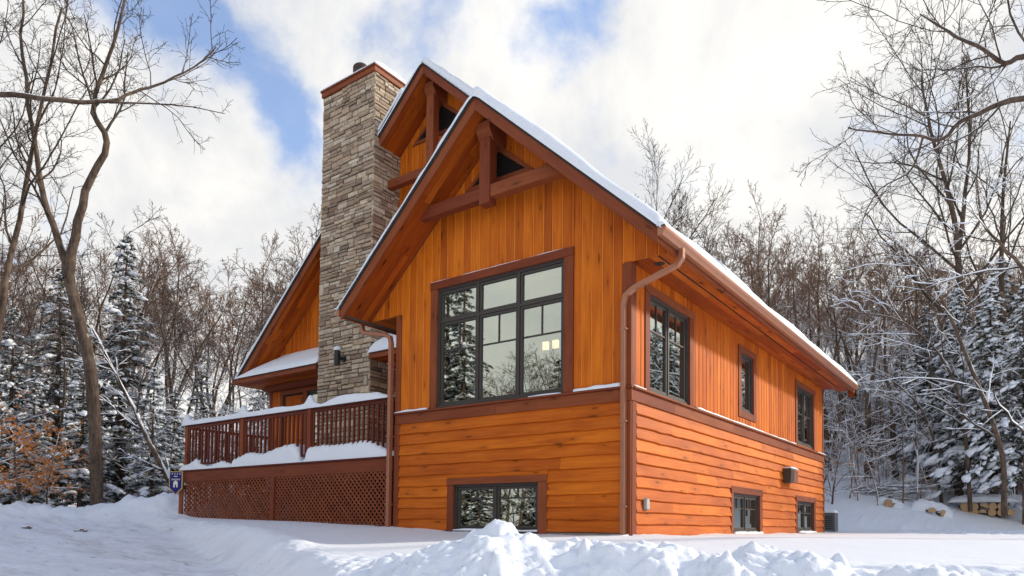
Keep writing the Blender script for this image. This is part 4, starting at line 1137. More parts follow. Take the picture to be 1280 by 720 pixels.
class Tree:
    def __init__(s, seed): s.r = np.random.RandomState(seed); s.b = {}
    def path(s, p, d, L, n, wander, up):
        pts = [p]; d = unit(d)
        for i in range(n):
            d = unit(d+s.r.normal(0, wander, 3)+np.array([0, 0, up])); pts.append(pts[-1]+d*L/n)
        return np.array(pts)
    def grow(s, pts, r0, r1, lev, cfg):
        n = len(pts); rad = r0+(r1-r0)*(np.linspace(0, 1, n)**.8)
        s.b.setdefault(lev, []).append((pts, rad))
        if lev >= len(cfg): return
        c = cfg[lev]; L = np.linalg.norm(np.diff(pts, axis=0), axis=1).sum()
        az = s.r.uniform(0, 6.28)
        nch = max(1, int(round(c['n']*s.r.uniform(.8, 1.2))))
        for i in range(nch):
            t = c['t0']+(1-c['t0'])*((i+s.r.uniform(.1, .9))/nch); t = min(t, .99)
            f = t*(n-1); k = int(f); q_ = pts[k]+(pts[min(k+1, n-1)]-pts[k])*(f-k)
            tan = unit(pts[min(k+1, n-1)]-pts[k])
            az += 2.4+s.r.uniform(-.5, .5)
            a = unit(np.cross(tan, [0.3, .1, 1.]) if abs(tan[2]) < .95 else np.array([1., 0, 0])); b = np.cross(tan, a)
            side = a*math.cos(az)+b*math.sin(az)
            ang = math.radians(s.r.uniform(*c['ang']))
            d = tan*math.cos(ang)+side*math.sin(ang)
            rr = rad[k]*c['rr']; l = L*c['l']*(1-c.get('lt', .5)*t)*s.r.uniform(.7, 1.25)
            rr = max(min(rr, rad[k]*.8), c.get('rmin', .004))
            s.grow(s.path(q_, d, l, c['seg'], c['w'], c['up']), rr, max(rr*.35, c.get('rmin', .004)*.7), lev+1, cfg)
def snow_tubes(branches, prob, r, zmax=99, minr=0, add=.010):
    out = []
    for p, rad in branches:
        seg = p[-1]-p[0]; L = np.linalg.norm(seg)+1e-6
        if abs(seg[2])/L > .80 or r.uniform() > prob or p[:, 2].mean() > zmax or rad[0] < minr: continue
        q_ = p.copy(); q_[:, 2] += rad*.62+add*.4
        rr = rad*.80+add*(1-abs(seg[2])/L); rr = rr*r.uniform(.8, 1.25, len(rr)); rr[0] *= .3; rr[-1] *= .3
        out.append((q_, rr))
    return out
def tree_meshes(T_, split, kt, snow=None, mats=('bark', 'twig')):
    """-> trunk mesh, crown mesh, snow mesh"""
    tr = sum([T_.b[k] for k in T_.b if k <= split], []); cr = sum([T_.b[k] for k in T_.b if k > split], [])
    V, F = tubes(tr, kt); a = np_mesh('trunk', V, [F], [M[mats[0]]], True)
    big = [x for x in cr if x[1][0] > .02]; small = [x for x in cr if x[1][0] <= .02]
    Vs = []; Fs = []; o = 0
    for grp, k in ((big, 5), (small, 3)):
        if grp: V, F = tubes(grp, k); Vs.append(V); Fs.append(F+o); o += len(V)
    b = np_mesh('crown', np.concatenate(Vs), [np.concatenate(Fs)], [M[mats[1]]], True)
    c = None
    if snow:
        st = snow_tubes(sum([T_.b[k] for k in T_.b if k >= 1], []), snow[0], T_.r, snow[1], snow[2], snow[3] if len(snow) > 3 else .010)
        if st: V, F = tubes(st, 5); c = np_mesh('branch_snow', V, [F], [M['snow']], True)
    return a, b, c
def place(kind, meshes, x, y, z, s, rz, label, cat='tree', group=None, tilt=(0, 0), names=('trunk', 'crown', 'branch_snow')):
    t = empty(kind, (x, y, z)); t.rotation_euler = (tilt[0], tilt[1], rz); t.scale = (s, s, s)
    tag(t, label, cat, group)
    for nm, me in zip(names, meshes):
        if me is None: continue
        o = bpy.data.objects.new(nm, me); COL.objects.link(o); o.parent = t
        if nm == 'branch_snow' or nm == 'bough_snow': o['kind'] = 'stuff'
    return t
def deciduous(seed, H=14., r=.16, fork=.35, leaders=2, spread=(18, 34), rmin=.007, dens=1., crown0=.35, mats=('bark', 'twig'), snow=None, lean=(0, 0)):
    T_ = Tree(seed); R_ = T_.r
    cfg = [dict(n=int(9*dens), t0=crown0, ang=(38, 70), l=.42, rr=.42, seg=6, w=.13, up=.07, rmin=rmin*2.2, lt=.45),
           dict(n=int(7*dens), t0=.2, ang=(28, 60), l=.50, rr=.5, seg=5, w=.15, up=.05, rmin=rmin*1.4),
           dict(n=int(6*dens), t0=.15, ang=(25, 55), l=.48, rr=.5, seg=4, w=.17, up=.03, rmin=rmin),
           dict(n=int(4*dens), t0=.1, ang=(25, 55), l=.5, rr=.6, seg=3, w=.2, up=.02, rmin=rmin*.75)]
    hf = H*fork
    base = T_.path(np.array([0, 0, -.3]), np.array([lean[0], lean[1], 1.]), hf+.3, 8, .045, .02)
    rad = r*(1.25-.35*np.linspace(0, 1, len(base))); rad[0] *= 1.35; rad[1] *= 1.05
    T_.b.setdefault(0, []).append((base, rad))
    az = R_.uniform(0, 6.28)
    for i in range(leaders):
        az += 6.28/leaders+R_.uniform(-.4, .4); a = math.radians(R_.uniform(*spread)) if leaders > 1 else 0
        d = np.array([math.sin(a)*math.cos(az)+lean[0], math.sin(a)*math.sin(az)+lean[1], math.cos(a)])
        q_ = T_.path(base[-1], d, (H-hf)*R_.uniform(.82, 1.05), 10, .07, .06)
        T_.grow(q_, r*(.88 if leaders == 1 else .68), rmin*1.5, 0, cfg)
    return T_
fir_cache = {}
def conifer(seed, H=10., crown0=.06, wid=.23, droop=.35, snow=1., dens=1.):
    R_ = np.random.RandomState(seed); V = []; F = []; o = 0; br = []; blobs = []
    n = int(H*15*dens); needles = []
    for i in range(n):
        t = crown0+(1-crown0)*((i+R_.uniform())/n)**1.0
        z0 = H*t; L = H*wid*(1-t)**.80*R_.uniform(.62, 1.12)+.10
        az = i*2.39996+R_.uniform(-.4, .4)
        el = math.radians(R_.uniform(-5, 20)+40*max(0, t-.75)); h = np.array([math.cos(az), math.sin(az), 0.])
        pts = []; m_ = 6
        for j in range(m_+1):
            u = j/m_; dz = math.sin(el)*L*u-droop*L*u**1.8+.06*L*max(0, u-.8)*3
            pts.append(np.array([0, 0, z0])+h*L*u*math.cos(el)+np.array([0, 0, dz]))
        pts = np.array(pts); pts[1:, :2] += R_.normal(0, .03*L, (m_, 2)); br.append((pts, np.linspace(.022, .006, m_+1)*(L/1.5+.4)))
        side = np.array([-h[1], h[0], 0])
        # flat sprays of needles to both sides of the bough
        ns = max(4, int(L*9))
        for j in range(ns):
            u = .12+.88*(j+R_.uniform())/ns; f = u*m_; k = min(int(f), m_-1); p = pts[k]+(pts[k+1]-pts[k])*(f-k); tan = unit(pts[k+1]-pts[k])
            for sg in (-1, 1):
                l = (.16+.34*L*.45*(1-u*.75))*R_.uniform(.7, 1.3)
                d = unit(tan*.75+side*sg*R_.uniform(.6, 1.1)+np.array([0, 0, R_.uniform(-.55, -.05)]))
                needles.append((p, d, l, R_.uniform(-.6, .6)))
        if snow > 0:
            nb = int((2+L*2.3)*snow)
            for j in range(nb):
                if R_.uniform() > .80: continue
                u = R_.uniform(.25, 1.0); f = u*m_; k = min(int(f), m_-1); p = pts[k]+(pts[k+1]-pts[k])*(f-k)
                blobs.append((p+side*R_.normal(0, .07+.09*L*(1-u)*.6)+np.array([0, 0, .035]), (R_.uniform(.04, .12)+(.10 if R_.uniform() < .12 else 0))*(.6+.42*L), az, R_.uniform(.5, 1.), math.atan2(droop*1.2*u, 1)))
    # trunk
    tp = np.array([[0, 0, -.3], [0, 0, H*.25], [0.02, 0, H*.6], [0, 0, H]]); rt = H*.0155
    Vt, Ft = tubes([(tp, np.array([rt*1.3, rt, rt*.55, .01]))], 9); trunk = np_mesh('trunk', Vt, [Ft], [M['bark']], True)
    # needles: each spray is a bent strip of small blades
    nd = needles; P = np.array([a[0] for a in nd]); D = np.array([a[1] for a in nd]); Ln = np.array([a[2] for a in nd]); tw = np.array([a[3] for a in nd])
    S = np.cross(D, [0, 0, 1.]); S /= np.linalg.norm(S, axis=1, keepdims=True)+1e-9; Nn = np.cross(S, D)
    S2 = S*np.cos(tw)[:, None]+Nn*np.sin(tw)[:, None]
    allV = []; allF = []; off = 0
    K = 5
    for kk in range(K):
        u0 = kk/K*.8
        for sg in (-1, 1):
            a = P+D*(Ln*u0)[:, None]; bl = Ln*(.42-.22*u0)*np.array(R_.uniform(.7, 1.3, len(Ln)))
            dr = D*.72+S2*sg*.75+np.array([0, 0, -.12]); dr /= np.linalg.norm(dr, axis=1, keepdims=True)
            tip = a+dr*bl[:, None]; wv_ = np.cross(dr, Nn); wv_ /= np.linalg.norm(wv_, axis=1, keepdims=True)+1e-9
            w_ = (.020+.06*bl)[:, None]; mid = a+dr*(bl*.45)[:, None]
            q_ = np.stack([a, mid+wv_*w_, tip, mid-wv_*w_], 1).reshape(-1, 3)
            allV.append(q_); allF.append(np.arange(len(a)*4).reshape(-1, 4)+off); off += len(a)*4
    Vb, Fb = tubes(br, 4)
    Vn = np.concatenate(allV+[Vb]); Fn = np.concatenate(allF+[Fb+off]); mi = np.concatenate([np.zeros(sum(len(f) for f in allF)), np.ones(len(Fb))]).astype(int)
    crown = np_mesh('crown', Vn, [Fn], [M['needle'], M['twig']], False, mi)
    sn = None
    if blobs:
        # lumpy snow pillows
        phi = []; 
        import bmesh
        bm = bmesh.new(); bmesh.ops.create_icosphere(bm, subdivisions=1, radius=1); sv = np.array([v.co[:] for v in bm.verts]); sf = np.array([[v.index for v in f.verts] for f in bm.faces]); bm.free()
        VV = []; FF = []
        b2 = []
        for (p, r_, az, sq, pitch) in blobs:
            for q_ in range(3):
                b2.append((p+np.array([math.cos(az), math.sin(az), -.35])*R_.normal(0, r_*.75)+R_.normal(0, r_*.28, 3), r_*R_.uniform(.42, .85), az+R_.uniform(-.6, .6), sq, pitch))
        blobs = b2
        for i, (p, r_, az, sq, pitch) in enumerate(blobs):
            ln = R_.uniform(1.0, 2.2); v = sv*(1+.30*np.sin(sv[:, [1, 2, 0]]*R_.uniform(2, 6)+i))*(1+R_.normal(0, .10, (len(sv), 1))) * np.array([r_*ln, r_*.8, r_*.60*(.6+sq*.5)])
            cp, sp = math.cos(pitch), math.sin(pitch); v = np.stack([v[:, 0]*cp+v[:, 2]*sp, v[:, 1], -v[:, 0]*sp+v[:, 2]*cp], 1)
            ca, sa = math.cos(az), math.sin(az); v = np.stack([v[:, 0]*ca-v[:, 1]*sa, v[:, 0]*sa+v[:, 1]*ca, v[:, 2]], 1)
            VV.append(v+p); FF.append(sf+i*len(sv))
        sn = np_mesh('bough_snow', np.concatenate(VV), [np.concatenate(FF)], [M['snow']], True)
    return trunk, crown, sn
CN = ('trunk', 'crown', 'bough_snow')

# variants for the woods
far = [tree_meshes(deciduous(100+i, 14, .155, .30+.05*(i % 3), 1+(i % 3), (14, 28), .0095, 1.0, .30, ('bark', 'twig_far')), 0, 6, (.42, 10, .011), ('bark', 'twig_far')) for i in range(5)]
near_v = [tree_meshes(deciduous(200+i, 14, .15, .32, 2+(i % 2), (16, 30), .0075, 1.15, .25), 0, 8, (.4, 7, .012)) for i in range(4)]
# snow-laden saplings with long arching branches
def sapling(seed, H=6.):
    T_ = Tree(seed); cfg = [dict(n=13, t0=.12, ang=(45, 80), l=.62, rr=.5, seg=7, w=.10, up=-.03, rmin=.014, lt=.4), dict(n=6, t0=.15, ang=(20, 45), l=.5, rr=.55, seg=5, w=.12, up=-.01, rmin=.008),
                                  dict(n=4, t0=.2, ang=(20, 50), l=.5, rr=.6, seg=3, w=.15, up=0, rmin=.006)]
    T_.grow(T_.path(np.array([0, 0, -.2]), np.array([T_.r.normal(0, .12), T_.r.normal(0, .12), 1.]), H, 9, .06, .02), .055, .015, 0, cfg); return T_
sap = [tree_meshes(sapling(300+i), 0, 6, (.85, 99, .0)) for i in range(4)]
firs = [conifer(400, 10, .05, .21, .34, .62), conifer(401, 10, .05, .27, .42, .62), conifer(402, 11, .20, .28, .60, 1.45), conifer(403, 6, .04, .26, .30, .75)]
firs += [conifer(404, 10, .05, .22, .36, .28), conifer(405, 10, .05, .27, .42, .28), None, conifer(406, 6, .04, .27, .30, .3)]
R = random.Random(11)
def put(kind, meshes, lat, dep, s, label, group=None, rz=None, names=('trunk', 'crown', 'branch_snow'), tilt=(0, 0), cat='tree', dz=0):
    x, y = plan(lat, dep)
    return place(kind, meshes, x, y, gz(x, y)+dz, s, R.uniform(0, 6.28) if rz is None else rz, label, cat, group, tilt, names)

# right-hand wood on the slope
def band(px, dep):
    where = 'showing over the right eave' if px < 1000 else 'between the eave end and the evergreens' if px < 1140 else 'behind the snowy evergreens'
    return ('slender bare tree at the front of the wood ' if dep < 36 else 'bare tree in the middle of the wood ' if dep < 46 else 'distant bare tree deep in the wood ')+where
def band_l(px, dep):
    where = 'at the far left' if px < 110 else 'between the forked tree and the deck' if px < 230 else 'above the deck railing' if px < 330 else 'next to the left gable'
    return ('slender bare tree at the wood edge ' if dep < 31 else 'bare tree farther back in the wood ' if dep < 42 else 'distant thin bare tree of the wood ')+where
GR = 'bare trees of the wood behind the house on the right'
for dep, nrow, h in ((31.5, 11, .80), (34.5, 13, .86), (38.5, 16, .90), (43, 17, .92), (49, 15, .92), (57, 11, .92), (68, 8, .95)):
    for i in range(nrow):
        px = 845+(1330-845)*(i+R.uniform(.05, .95))/nrow
        d = dep+R.uniform(-1.4, 1.4); lat = (px-640)/886*d
        put('bare_tree', R.choice(far), lat, d, h*.90*R.uniform(.82, 1.08), band(px, dep), GR, tilt=(R.uniform(-.06, .06), R.uniform(-.06, .06)))
for i in range(38):
    px = R.uniform(1010, 1300); d = R.uniform(35, 42) if px < 1190 else R.uniform(30.5, 38); lat = (px-640)/886*d
    put('snowy_sapling', R.choice(sap), lat, d, R.uniform(.55, 1.15), 'young snow lined tree with arching branches '+('under the eave end' if px < 1085 else 'left of the evergreen clump' if px < 1160 else 'among the right hand evergreens'), 'snow laden saplings at the edge of the right wood', cat='sapling')
# left wood
GL = 'bare trees of the wood behind the deck on the left'
for dep, nrow, h in ((25.5, 5, .62), (29, 9, .80), (33, 10, .90), (38, 11, .98), (45, 10, 1.05), (54, 9, 1.15)):
    for i in range(nrow):
        px = -60+(455+60)*(i+R.uniform(.05, .95))/nrow
        d = dep+R.uniform(-1.2, 1.2); lat = (px-640)/886*d
        put('bare_tree', R.choice(far if dep > 31 else near_v), lat, d, h*R.uniform(.80, 1.08), band_l(px, dep), GL, tilt=(R.uniform(-.05, .05), R.uniform(-.05, .05)))
for i in range(22):
    px = R.uniform(150, 345); d = R.uniform(24, 31); lat = (px-640)/886*d
    put('snowy_sapling', R.choice(sap), lat, d, R.uniform(.45, .9), 'young snow lined tree '+('behind the leaning snowy trunk' if px < 230 else 'seen above the left railing' if px < 300 else 'near the left roof tip'), 'snow laden saplings behind the deck', cat='sapling')

# conifers: (px, depth, mesh, scale, label)
for px, d, k, s, lab in (
    (148, 27.0, 0, 1.06, 'tall narrow snowy spruce just right of the big forked tree'),
    (66, 25.5, 1, .88, 'broad snowy spruce left of the big forked trunk'),
    (8, 24.5, 1, .70, 'snowy spruce at the left edge behind the orange leaved bush'),
    (38, 23.0, 3, .75, 'small dense snowy spruce low at the left edge'),
    (188, 23.6, 3, .78, 'short snowy spruce on the bank right of the forked trunk'),
    (100, 22.8, 3, .85, 'short snowy spruce directly behind the forked trunk base'),
    (215, 25.0, 3, .72, 'small snowy spruce close to the left deck post'),
    (248, 29.0, 3, .95, 'small snowy spruce rising over the left railing'),
    (320, 31.0, 3, .98, 'small snowy spruce beside the left roof tip'),
    (380, 33, 0, .95, 'snowy spruce hidden mostly by the left gable')):
    put('snowy_spruce', firs[k], (px-640)/886*d, d, s, lab, names=CN, cat='spruce')
for px, d, k, s, lab in (
    (1162, 31.0, 2, .70, 'snow laden hemlock left of the right hand evergreen clump'),
    (1200, 29.0, 2, .78, 'snow laden hemlock behind the log pile'),
    (1243, 27.0, 2, .82, 'heavy snow laden hemlock in the middle of the right clump'),
    (1285, 26.0, 2, .80, 'snow laden hemlock cut by the right picture edge'),
    (1258, 31.5, 2, .92, 'taller hemlock rising behind the right clump'),
    (1310, 30.0, 2, .95, 'hemlock just beyond the right picture edge'),
    (978, 40.0, 3, 1.10, 'small snowy spruce seen over the right eave'),
    (1130, 34.5, 3, .95, 'small snowy spruce at the left foot of the evergreen clump')):
    put('snowy_hemlock', firs[k], (px-640)/886*d, d, s, lab, names=CN, cat='evergreen')

# hero trees -----------------------------------------------------------------
def spline(P, n):
    P = np.array(P, float); t = np.linspace(0, len(P)-1, n); out = []
    for u in t:
        k = min(int(u), len(P)-2); f = u-k
        p0 = P[max(k-1, 0)]; p1 = P[k]; p2 = P[k+1]; p3 = P[min(k+2, len(P)-1)]
        out.append(.5*((2*p1)+(-p0+p2)*f+(2*p0-5*p1+4*p2-p3)*f*f+(-p0+3*p1-3*p2+p3)*f**3))
    return np.array(out)
def hero(kind, seed, base, stems, label, split=0, snow=(.5, 7, .012), mats=('bark', 'bark_bare'), cat='tree'):
    """stems: list of (points, r0, r1, cfg)"""
    T_ = Tree(seed); b = np.array(base)
    for pts, r0, r1, cfg in stems:
        q_ = spline(np.array(pts)-b, max(8, len(pts)*3)); q_[1:-1] += T_.r.normal(0, r0*.12, q_[1:-1].shape)
        T_.grow(q_, r0, r1, 0, cfg)
    me = tree_meshes(T_, split, 12, snow, mats)
    return place(kind, me, *base, 1, 0, label, cat)
tw = lambda n, l, ang=(30, 65), up=.05, t0=.15, rmin=.006: [dict(n=n, t0=t0, ang=ang, l=l, rr=.5, seg=6, w=.14, up=up, rmin=rmin*2, lt=.4), dict(n=7, t0=.15, ang=(25, 60), l=.5, rr=.55, seg=5, w=.16, up=up*.6, rmin=rmin*1.3),
      dict(n=6, t0=.1, ang=(25, 60), l=.48, rr=.55, seg=4, w=.2, up=.03, rmin=rmin), dict(n=3, t0=.1, ang=(25, 60), l=.5, rr=.6, seg=3, w=.22, up=.02, rmin=rmin*.8)]
none = []
hero('forked_tree', 21, (-17.29, -.29, gz(-17.29, -.29)-.2), [
    ([(-17.29, -.29, .2), (-17.32, -.45, 3.23), (-17.47, -.68, 5.36), (-17.76, -.96, 6.66), (-17.87, -1.1, 7.5)], .185, .145, none),
    ([(-17.86, -1.1, 7.3), (-18.05, -1.25, 8.3), (-18.41, -1.6, 9.61), (-18.6, -1.8, 11.2), (-18.9, -2.1, 13.6), (-18.8, -2.2, 15.5)], .13, .03, tw(9, .34, (25, 50), .07, .3)),
    ([(-17.86, -1.1, 7.3), (-17.66, -1.0, 8.67), (-17.35, -.84, 10.1), (-16.89, -.57, 11.29), (-17.16, -.82, 12.23), (-17.01, -.76, 13.18), (-16.6, -.5, 14.6), (-16.3, -.3, 16.6)], .15, .03, tw(12, .36, (22, 48), .08, .45))],
    'large forked bare tree with thick trunk on the bank left of the deck')
hero('leaning_tree', 22, (-20.2, -2.6, gz(-20.2, -2.6)), [
    ([(-20.2, -2.6, .3), (-19.6, -2.4, 4), (-19.3, -2.2, 7), (-18.9, -1.9, 10), (-18.6, -1.7, 12.5), (-18.2, -1.4, 15.5)], .14, .03, tw(11, .32, (25, 50), .08, .4))],
    'thin bare tree left of the large forked tree')
hero('leaning_tree', 23, (-21.5, -3.4, gz(-21.5, -3.4)), [
    ([(-21.5, -3.4, .3), (-20.6, -3.2, 5), (-19.6, -3.0, 8), (-18.9, -2.8, 11), (-18.9, -3.1, 14.5)], .15, .03, tw(11, .32, (25, 50), .08, .4))],
    'bare tree at the left picture edge with rising branches')
# near tree outside the left edge reaching a long snowy limb into the picture
hero('overhanging_tree', 24, (-13.2, -8.4, gz(-13.2, -8.4)), [
    ([(-13.2, -8.4, -.6), (-13.1, -8.3, 3), (-12.9, -8.2, 7), (-12.8, -8.2, 12)], .24, .10, none),
    ([(-12.95, -8.2, 6.4), (-11.6, -7.0, 7.5), (-10.1, -5.34, 7.92), (-9.61, -4.74, 7.96), (-9.33, -4.17, 8.10), (-9.17, -3.81, 8.25), (-9.1, -3.4, 8.62), (-8.91, -3.03, 8.9), (-8.67, -2.51, 9.4), (-8.5, -2.1, 10.0)], .068, .012,
     [dict(n=9, t0=.66, ang=(25, 60), l=.20, rr=.5, seg=6, w=.12, up=.04, rmin=.010, lt=.2), dict(n=6, t0=.1, ang=(25, 60), l=.42, rr=.5, seg=5, w=.16, up=.04, rmin=.006), dict(n=4, t0=.1, ang=(25, 60), l=.5, rr=.6, seg=3, w=.2, up=.02, rmin=.0045)]),
    ([(-9.2, -3.85, 8.2), (-8.9, -3.3, 8.35), (-8.5, -2.7, 8.45), (-8.1, -2.1, 8.45)], .022, .007, [dict(n=6, t0=.3, ang=(25, 55), l=.3, rr=.5, seg=5, w=.12, up=.05, rmin=.006), dict(n=4, t0=.1, ang=(25, 60), l=.5, rr=.6, seg=3, w=.2, up=.02, rmin=.0045)]),
    ([(-12.9, -8.2, 8.3), (-11.3, -6.8, 9.6), (-10.2, -6.0, 10.6), (-9.7, -5.5, 11.8)], .06, .012, tw(8, .35, (25, 55), .05, .4, .0045))],
    'near bare tree left of the view reaching one long snow topped limb in', snow=(.6, 99, .012, .002))
# tall tree on the right and the two limbs that enter from the right edge
hero('tall_bare_tree', 31, (2.54, 25.4, gz(2.54, 25.4)), [
    ([(2.54, 25.4, .5), (2.68, 25.25, 5.6), (2.72, 25.08, 9.33), (2.69, 24.89, 12.37), (2.3, 24.46, 15.07), (1.79, 23.97, 17.43), (1.6, 23.7, 19.3)], .22, .03, tw(17, .38, (25, 50), .07, .28, .008)),
    ([(2.70, 24.9, 11.6), (3.0, 25.1, 14.2), (3.2, 25.2, 17), (3.1, 25, 19.5)], .11, .03, tw(10, .42, (22, 48), .07, .2, .008))],
    'tallest bare tree at right rising above the wood behind the evergreens')
hero('tall_bare_tree', 32, (4.6, 26.5, gz(4.6, 26.5)), [
    ([(4.6, 26.5, .6), (4.5, 26.4, 5.6), (4.2, 26.1, 10), (4.3, 26.2, 14), (4.6, 26.2, 17.5)], .20, .03, tw(16, .36, (25, 50), .07, .3, .008))],
    'tall bare tree near the right edge beside the tallest one')
rt_ = lambda n: [dict(n=n, t0=.25, ang=(25, 55), l=.52, rr=.5, seg=6, w=.12, up=.09, rmin=.014, lt=.5), dict(n=8, t0=.15, ang=(22, 50), l=.52, rr=.55, seg=5, w=.14, up=.06, rmin=.010), dict(n=7, t0=.1, ang=(22, 50), l=.5, rr=.55, seg=4, w=.17, up=.05, rmin=.008), dict(n=3, t0=.1, ang=(22, 50), l=.5, rr=.6, seg=3, w=.2, up=.03, rmin=.007)]
hero('roof_top_tree', 33, (-10.6, 22.9, .8), [
    ([(-10.6, 22.9, .8), (-10.6, 22.9, 6), (-10.5, 22.9, 10.5), (-10.35, 23.0, 13.2), (-10.3, 23.1, 15.2)], .22, .03, rt_(13)),
    ([(-10.6, 22.9, 7.5), (-12.0, 21.9, 11), (-13.0, 21.3, 14.8)], .11, .03, rt_(9)),
    ([(-10.6, 22.9, 9.0), (-11.4, 22.3, 12), (-11.8, 22.0, 15.8)], .09, .03, rt_(9)),
    ([(-10.6, 22.9, 9.0), (-9.9, 23.4, 12), (-9.4, 23.7, 15.4)], .09, .03, rt_(9)),
    ([(-10.6, 22.9, 7.5), (-9.0, 23.9, 10.6), (-7.8, 24.6, 13.4)], .11, .03, rt_(9))],
    'bare tree crown standing above the right roof slope', snow=None)
lim = [dict(n=13, t0=.30, ang=(30, 70), l=.34, rr=.45, seg=7, w=.15, up=.03, rmin=.009, lt=.3), dict(n=7, t0=.12, ang=(25, 60), l=.50, rr=.5, seg=5, w=.17, up=.03, rmin=.006), dict(n=6, t0=.1, ang=(25, 65), l=.45, rr=.6, seg=4, w=.22, up=.01, rmin=.0045)]
hero('overhanging_tree', 34, (7.6, 7.2, gz(7.6, 7.2)), [
    ([(7.6, 7.2, -.2), (7.5, 7.1, 3), (7.4, 7.0, 7), (7.3, 7.0, 12)], .26, .12, none),
    ([(7.45, 7.05, 6.0), (6.3, 5.7, 7.3), (5.16, 4.63, 7.43), (4.6, 4.47, 7.4), (4.13, 4.51, 7.3), (3.85, 4.6, 7.12), (3.5, 4.66, 7.34), (3.0, 4.53, 7.48), (2.34, 4.4, 7.75)], .07, .014, lim),
    ([(3.55, 4.66, 7.3), (3.35, 4.6, 6.7), (2.85, 4.5, 6.45), (2.55, 4.5, 5.9), (2.6, 4.5, 5.55)], .022, .006, [dict(n=7, t0=.15, ang=(30, 60), l=.4, rr=.5, seg=5, w=.15, up=.02, rmin=.005), dict(n=4, t0=.1, ang=(25, 60), l=.5, rr=.6, seg=3, w=.2, up=.02, rmin=.004)]),
    ([(7.45, 7.05, 6.6), (6.2, 4.6, 7.5), (5.16, 3.39, 7.48), (4.81, 3.37, 7.50), (4.52, 3.4, 7.87), (4.09, 3.78, 8.5), (3.6, 4.01, 9.2)], .07, .012, lim)],
    'near bare tree right of the view reaching two crooked snow topped limbs in', snow=(.75, 99, .016, .002))
# arching snow-laden stems in front of the right wood
arc = [dict(n=12, t0=.15, ang=(25, 60), l=.34, rr=.5, seg=6, w=.10, up=-.02, rmin=.012), dict(n=6, t0=.1, ang=(25, 50), l=.5, rr=.55, seg=4, w=.12, up=0, rmin=.007), dict(n=3, t0=.1, ang=(25, 50), l=.5, rr=.55, seg=3, w=.12, up=0, rmin=.006)]
for i, (P, r0, lab) in enumerate((
    ([(4.3, 19.07, .6), (4.22, 19.07, 2.9), (3.39, 18.31, 5.87), (2.66, 17.66, 8.02), (2.14, 17.22, 9.1), (.95, 16.29, 10.3)], .10, 'long leaning stem with thick snow line arching left over the wood'),
    ([(4.9, 16.4, .3), (5.0, 16.0, 3.5), (5.16, 14.9, 6.9), (4.54, 14.07, 8.08), (4.09, 13.71, 8.75), (3.94, 13.52, 10.1)], .10, 'crooked snow topped stem near the right edge above the evergreens'),
    ([(3.2, 21.5, .8), (3.0, 21.2, 4.6), (2.4, 20.6, 6.6), (1.2, 19.6, 7.9), (-.2, 18.6, 8.2)], .08, 'arching snow covered stem reaching left towards the eave'),
    ([(2.2, 22.5, 1.0), (2.0, 22.2, 3.6), (1.4, 21.6, 5.2), (.2, 20.6, 6.2), (-1.3, 19.5, 6.1)], .07, 'lower arching snow covered stem reaching left towards the eave'))):
    hero('arching_stem', 40+i, (P[0][0], P[0][1], gz(P[0][0], P[0][1])), [(P, r0, .015, arc)], lab, snow=(.95, 99, .0))
# leaning snow-covered stem left of the deck
hero('fallen_stem', 50, (-16.7, 2.2, gz(-16.7, 2.2)), [([(-16.75, 2.1, .5), (-17.3, 1.3, 2.4), (-18.2, .7, 4.4), (-19.2, .2, 6.3)], .11, .03, arc)], 'leaning trunk thickly lined with snow between the spruces and the deck', snow=(.98, 99, .0))

# beech bush with dry orange leaves at the left edge
def leafy(seed, H, n_leaf):
    T_ = sapling(seed, H); me = list(tree_meshes(T_, 0, 6, (.5, 99, .01)))
    tw_ = T_.b.get(3, [])+T_.b.get(2, []); R_ = T_.r; V = []; F = []
    for i in range(n_leaf):
        p, r_ = tw_[R_.randint(len(tw_))]; q_ = p[R_.randint(1, len(p))]
        if q_[2] > H*.85 and R_.uniform() < .7: continue
        a = R_.normal(0, 1, 3); a[2] = -abs(a[2])*.8; a = unit(a); b = unit(np.cross(a, R_.normal(0, 1, 3))); c_ = np.cross(a, b); l = R_.uniform(.08, .15); w_ = l*.36
        k = len(V); V += [q_, q_+a*l*.5+b*w_+c_*.008, q_+a*l, q_+a*l*.5-b*w_+c_*.008]; F.append((k, k+1, k+2, k+3))
    leaves = np_mesh('leaves', np.array(V), [np.array(F)], [M['leaf']])
    return me+[leaves]
LN = ('trunk', 'crown', 'branch_snow', 'leaves')
lf = leafy(500, 4.2, 1500)
for px, d, s, lab in ((22, 20.6, .66, 'beech bush with dry orange leaves at the far left edge'), (60, 20.9, .52, 'lower beech bush with orange leaves right of its neighbour'), (-12, 21.5, .80, 'taller beech with orange leaves cut by the left edge')):
    put('leafy_bush', lf, (px-640)/886*d, d, s, lab, names=LN, cat='bush')
lf2 = leafy(501, 3.2, 160)
for px, d, s, lab in ((1040, 27, .75, 'twiggy bush with a few dry orange leaves beside the far house corner'), (1152, 27.5, .42, 'small twiggy bush with brown leaves left of the logs')):
    put('leafy_bush', lf2, (px-640)/886*d, d, s, lab, names=LN, cat='bush')

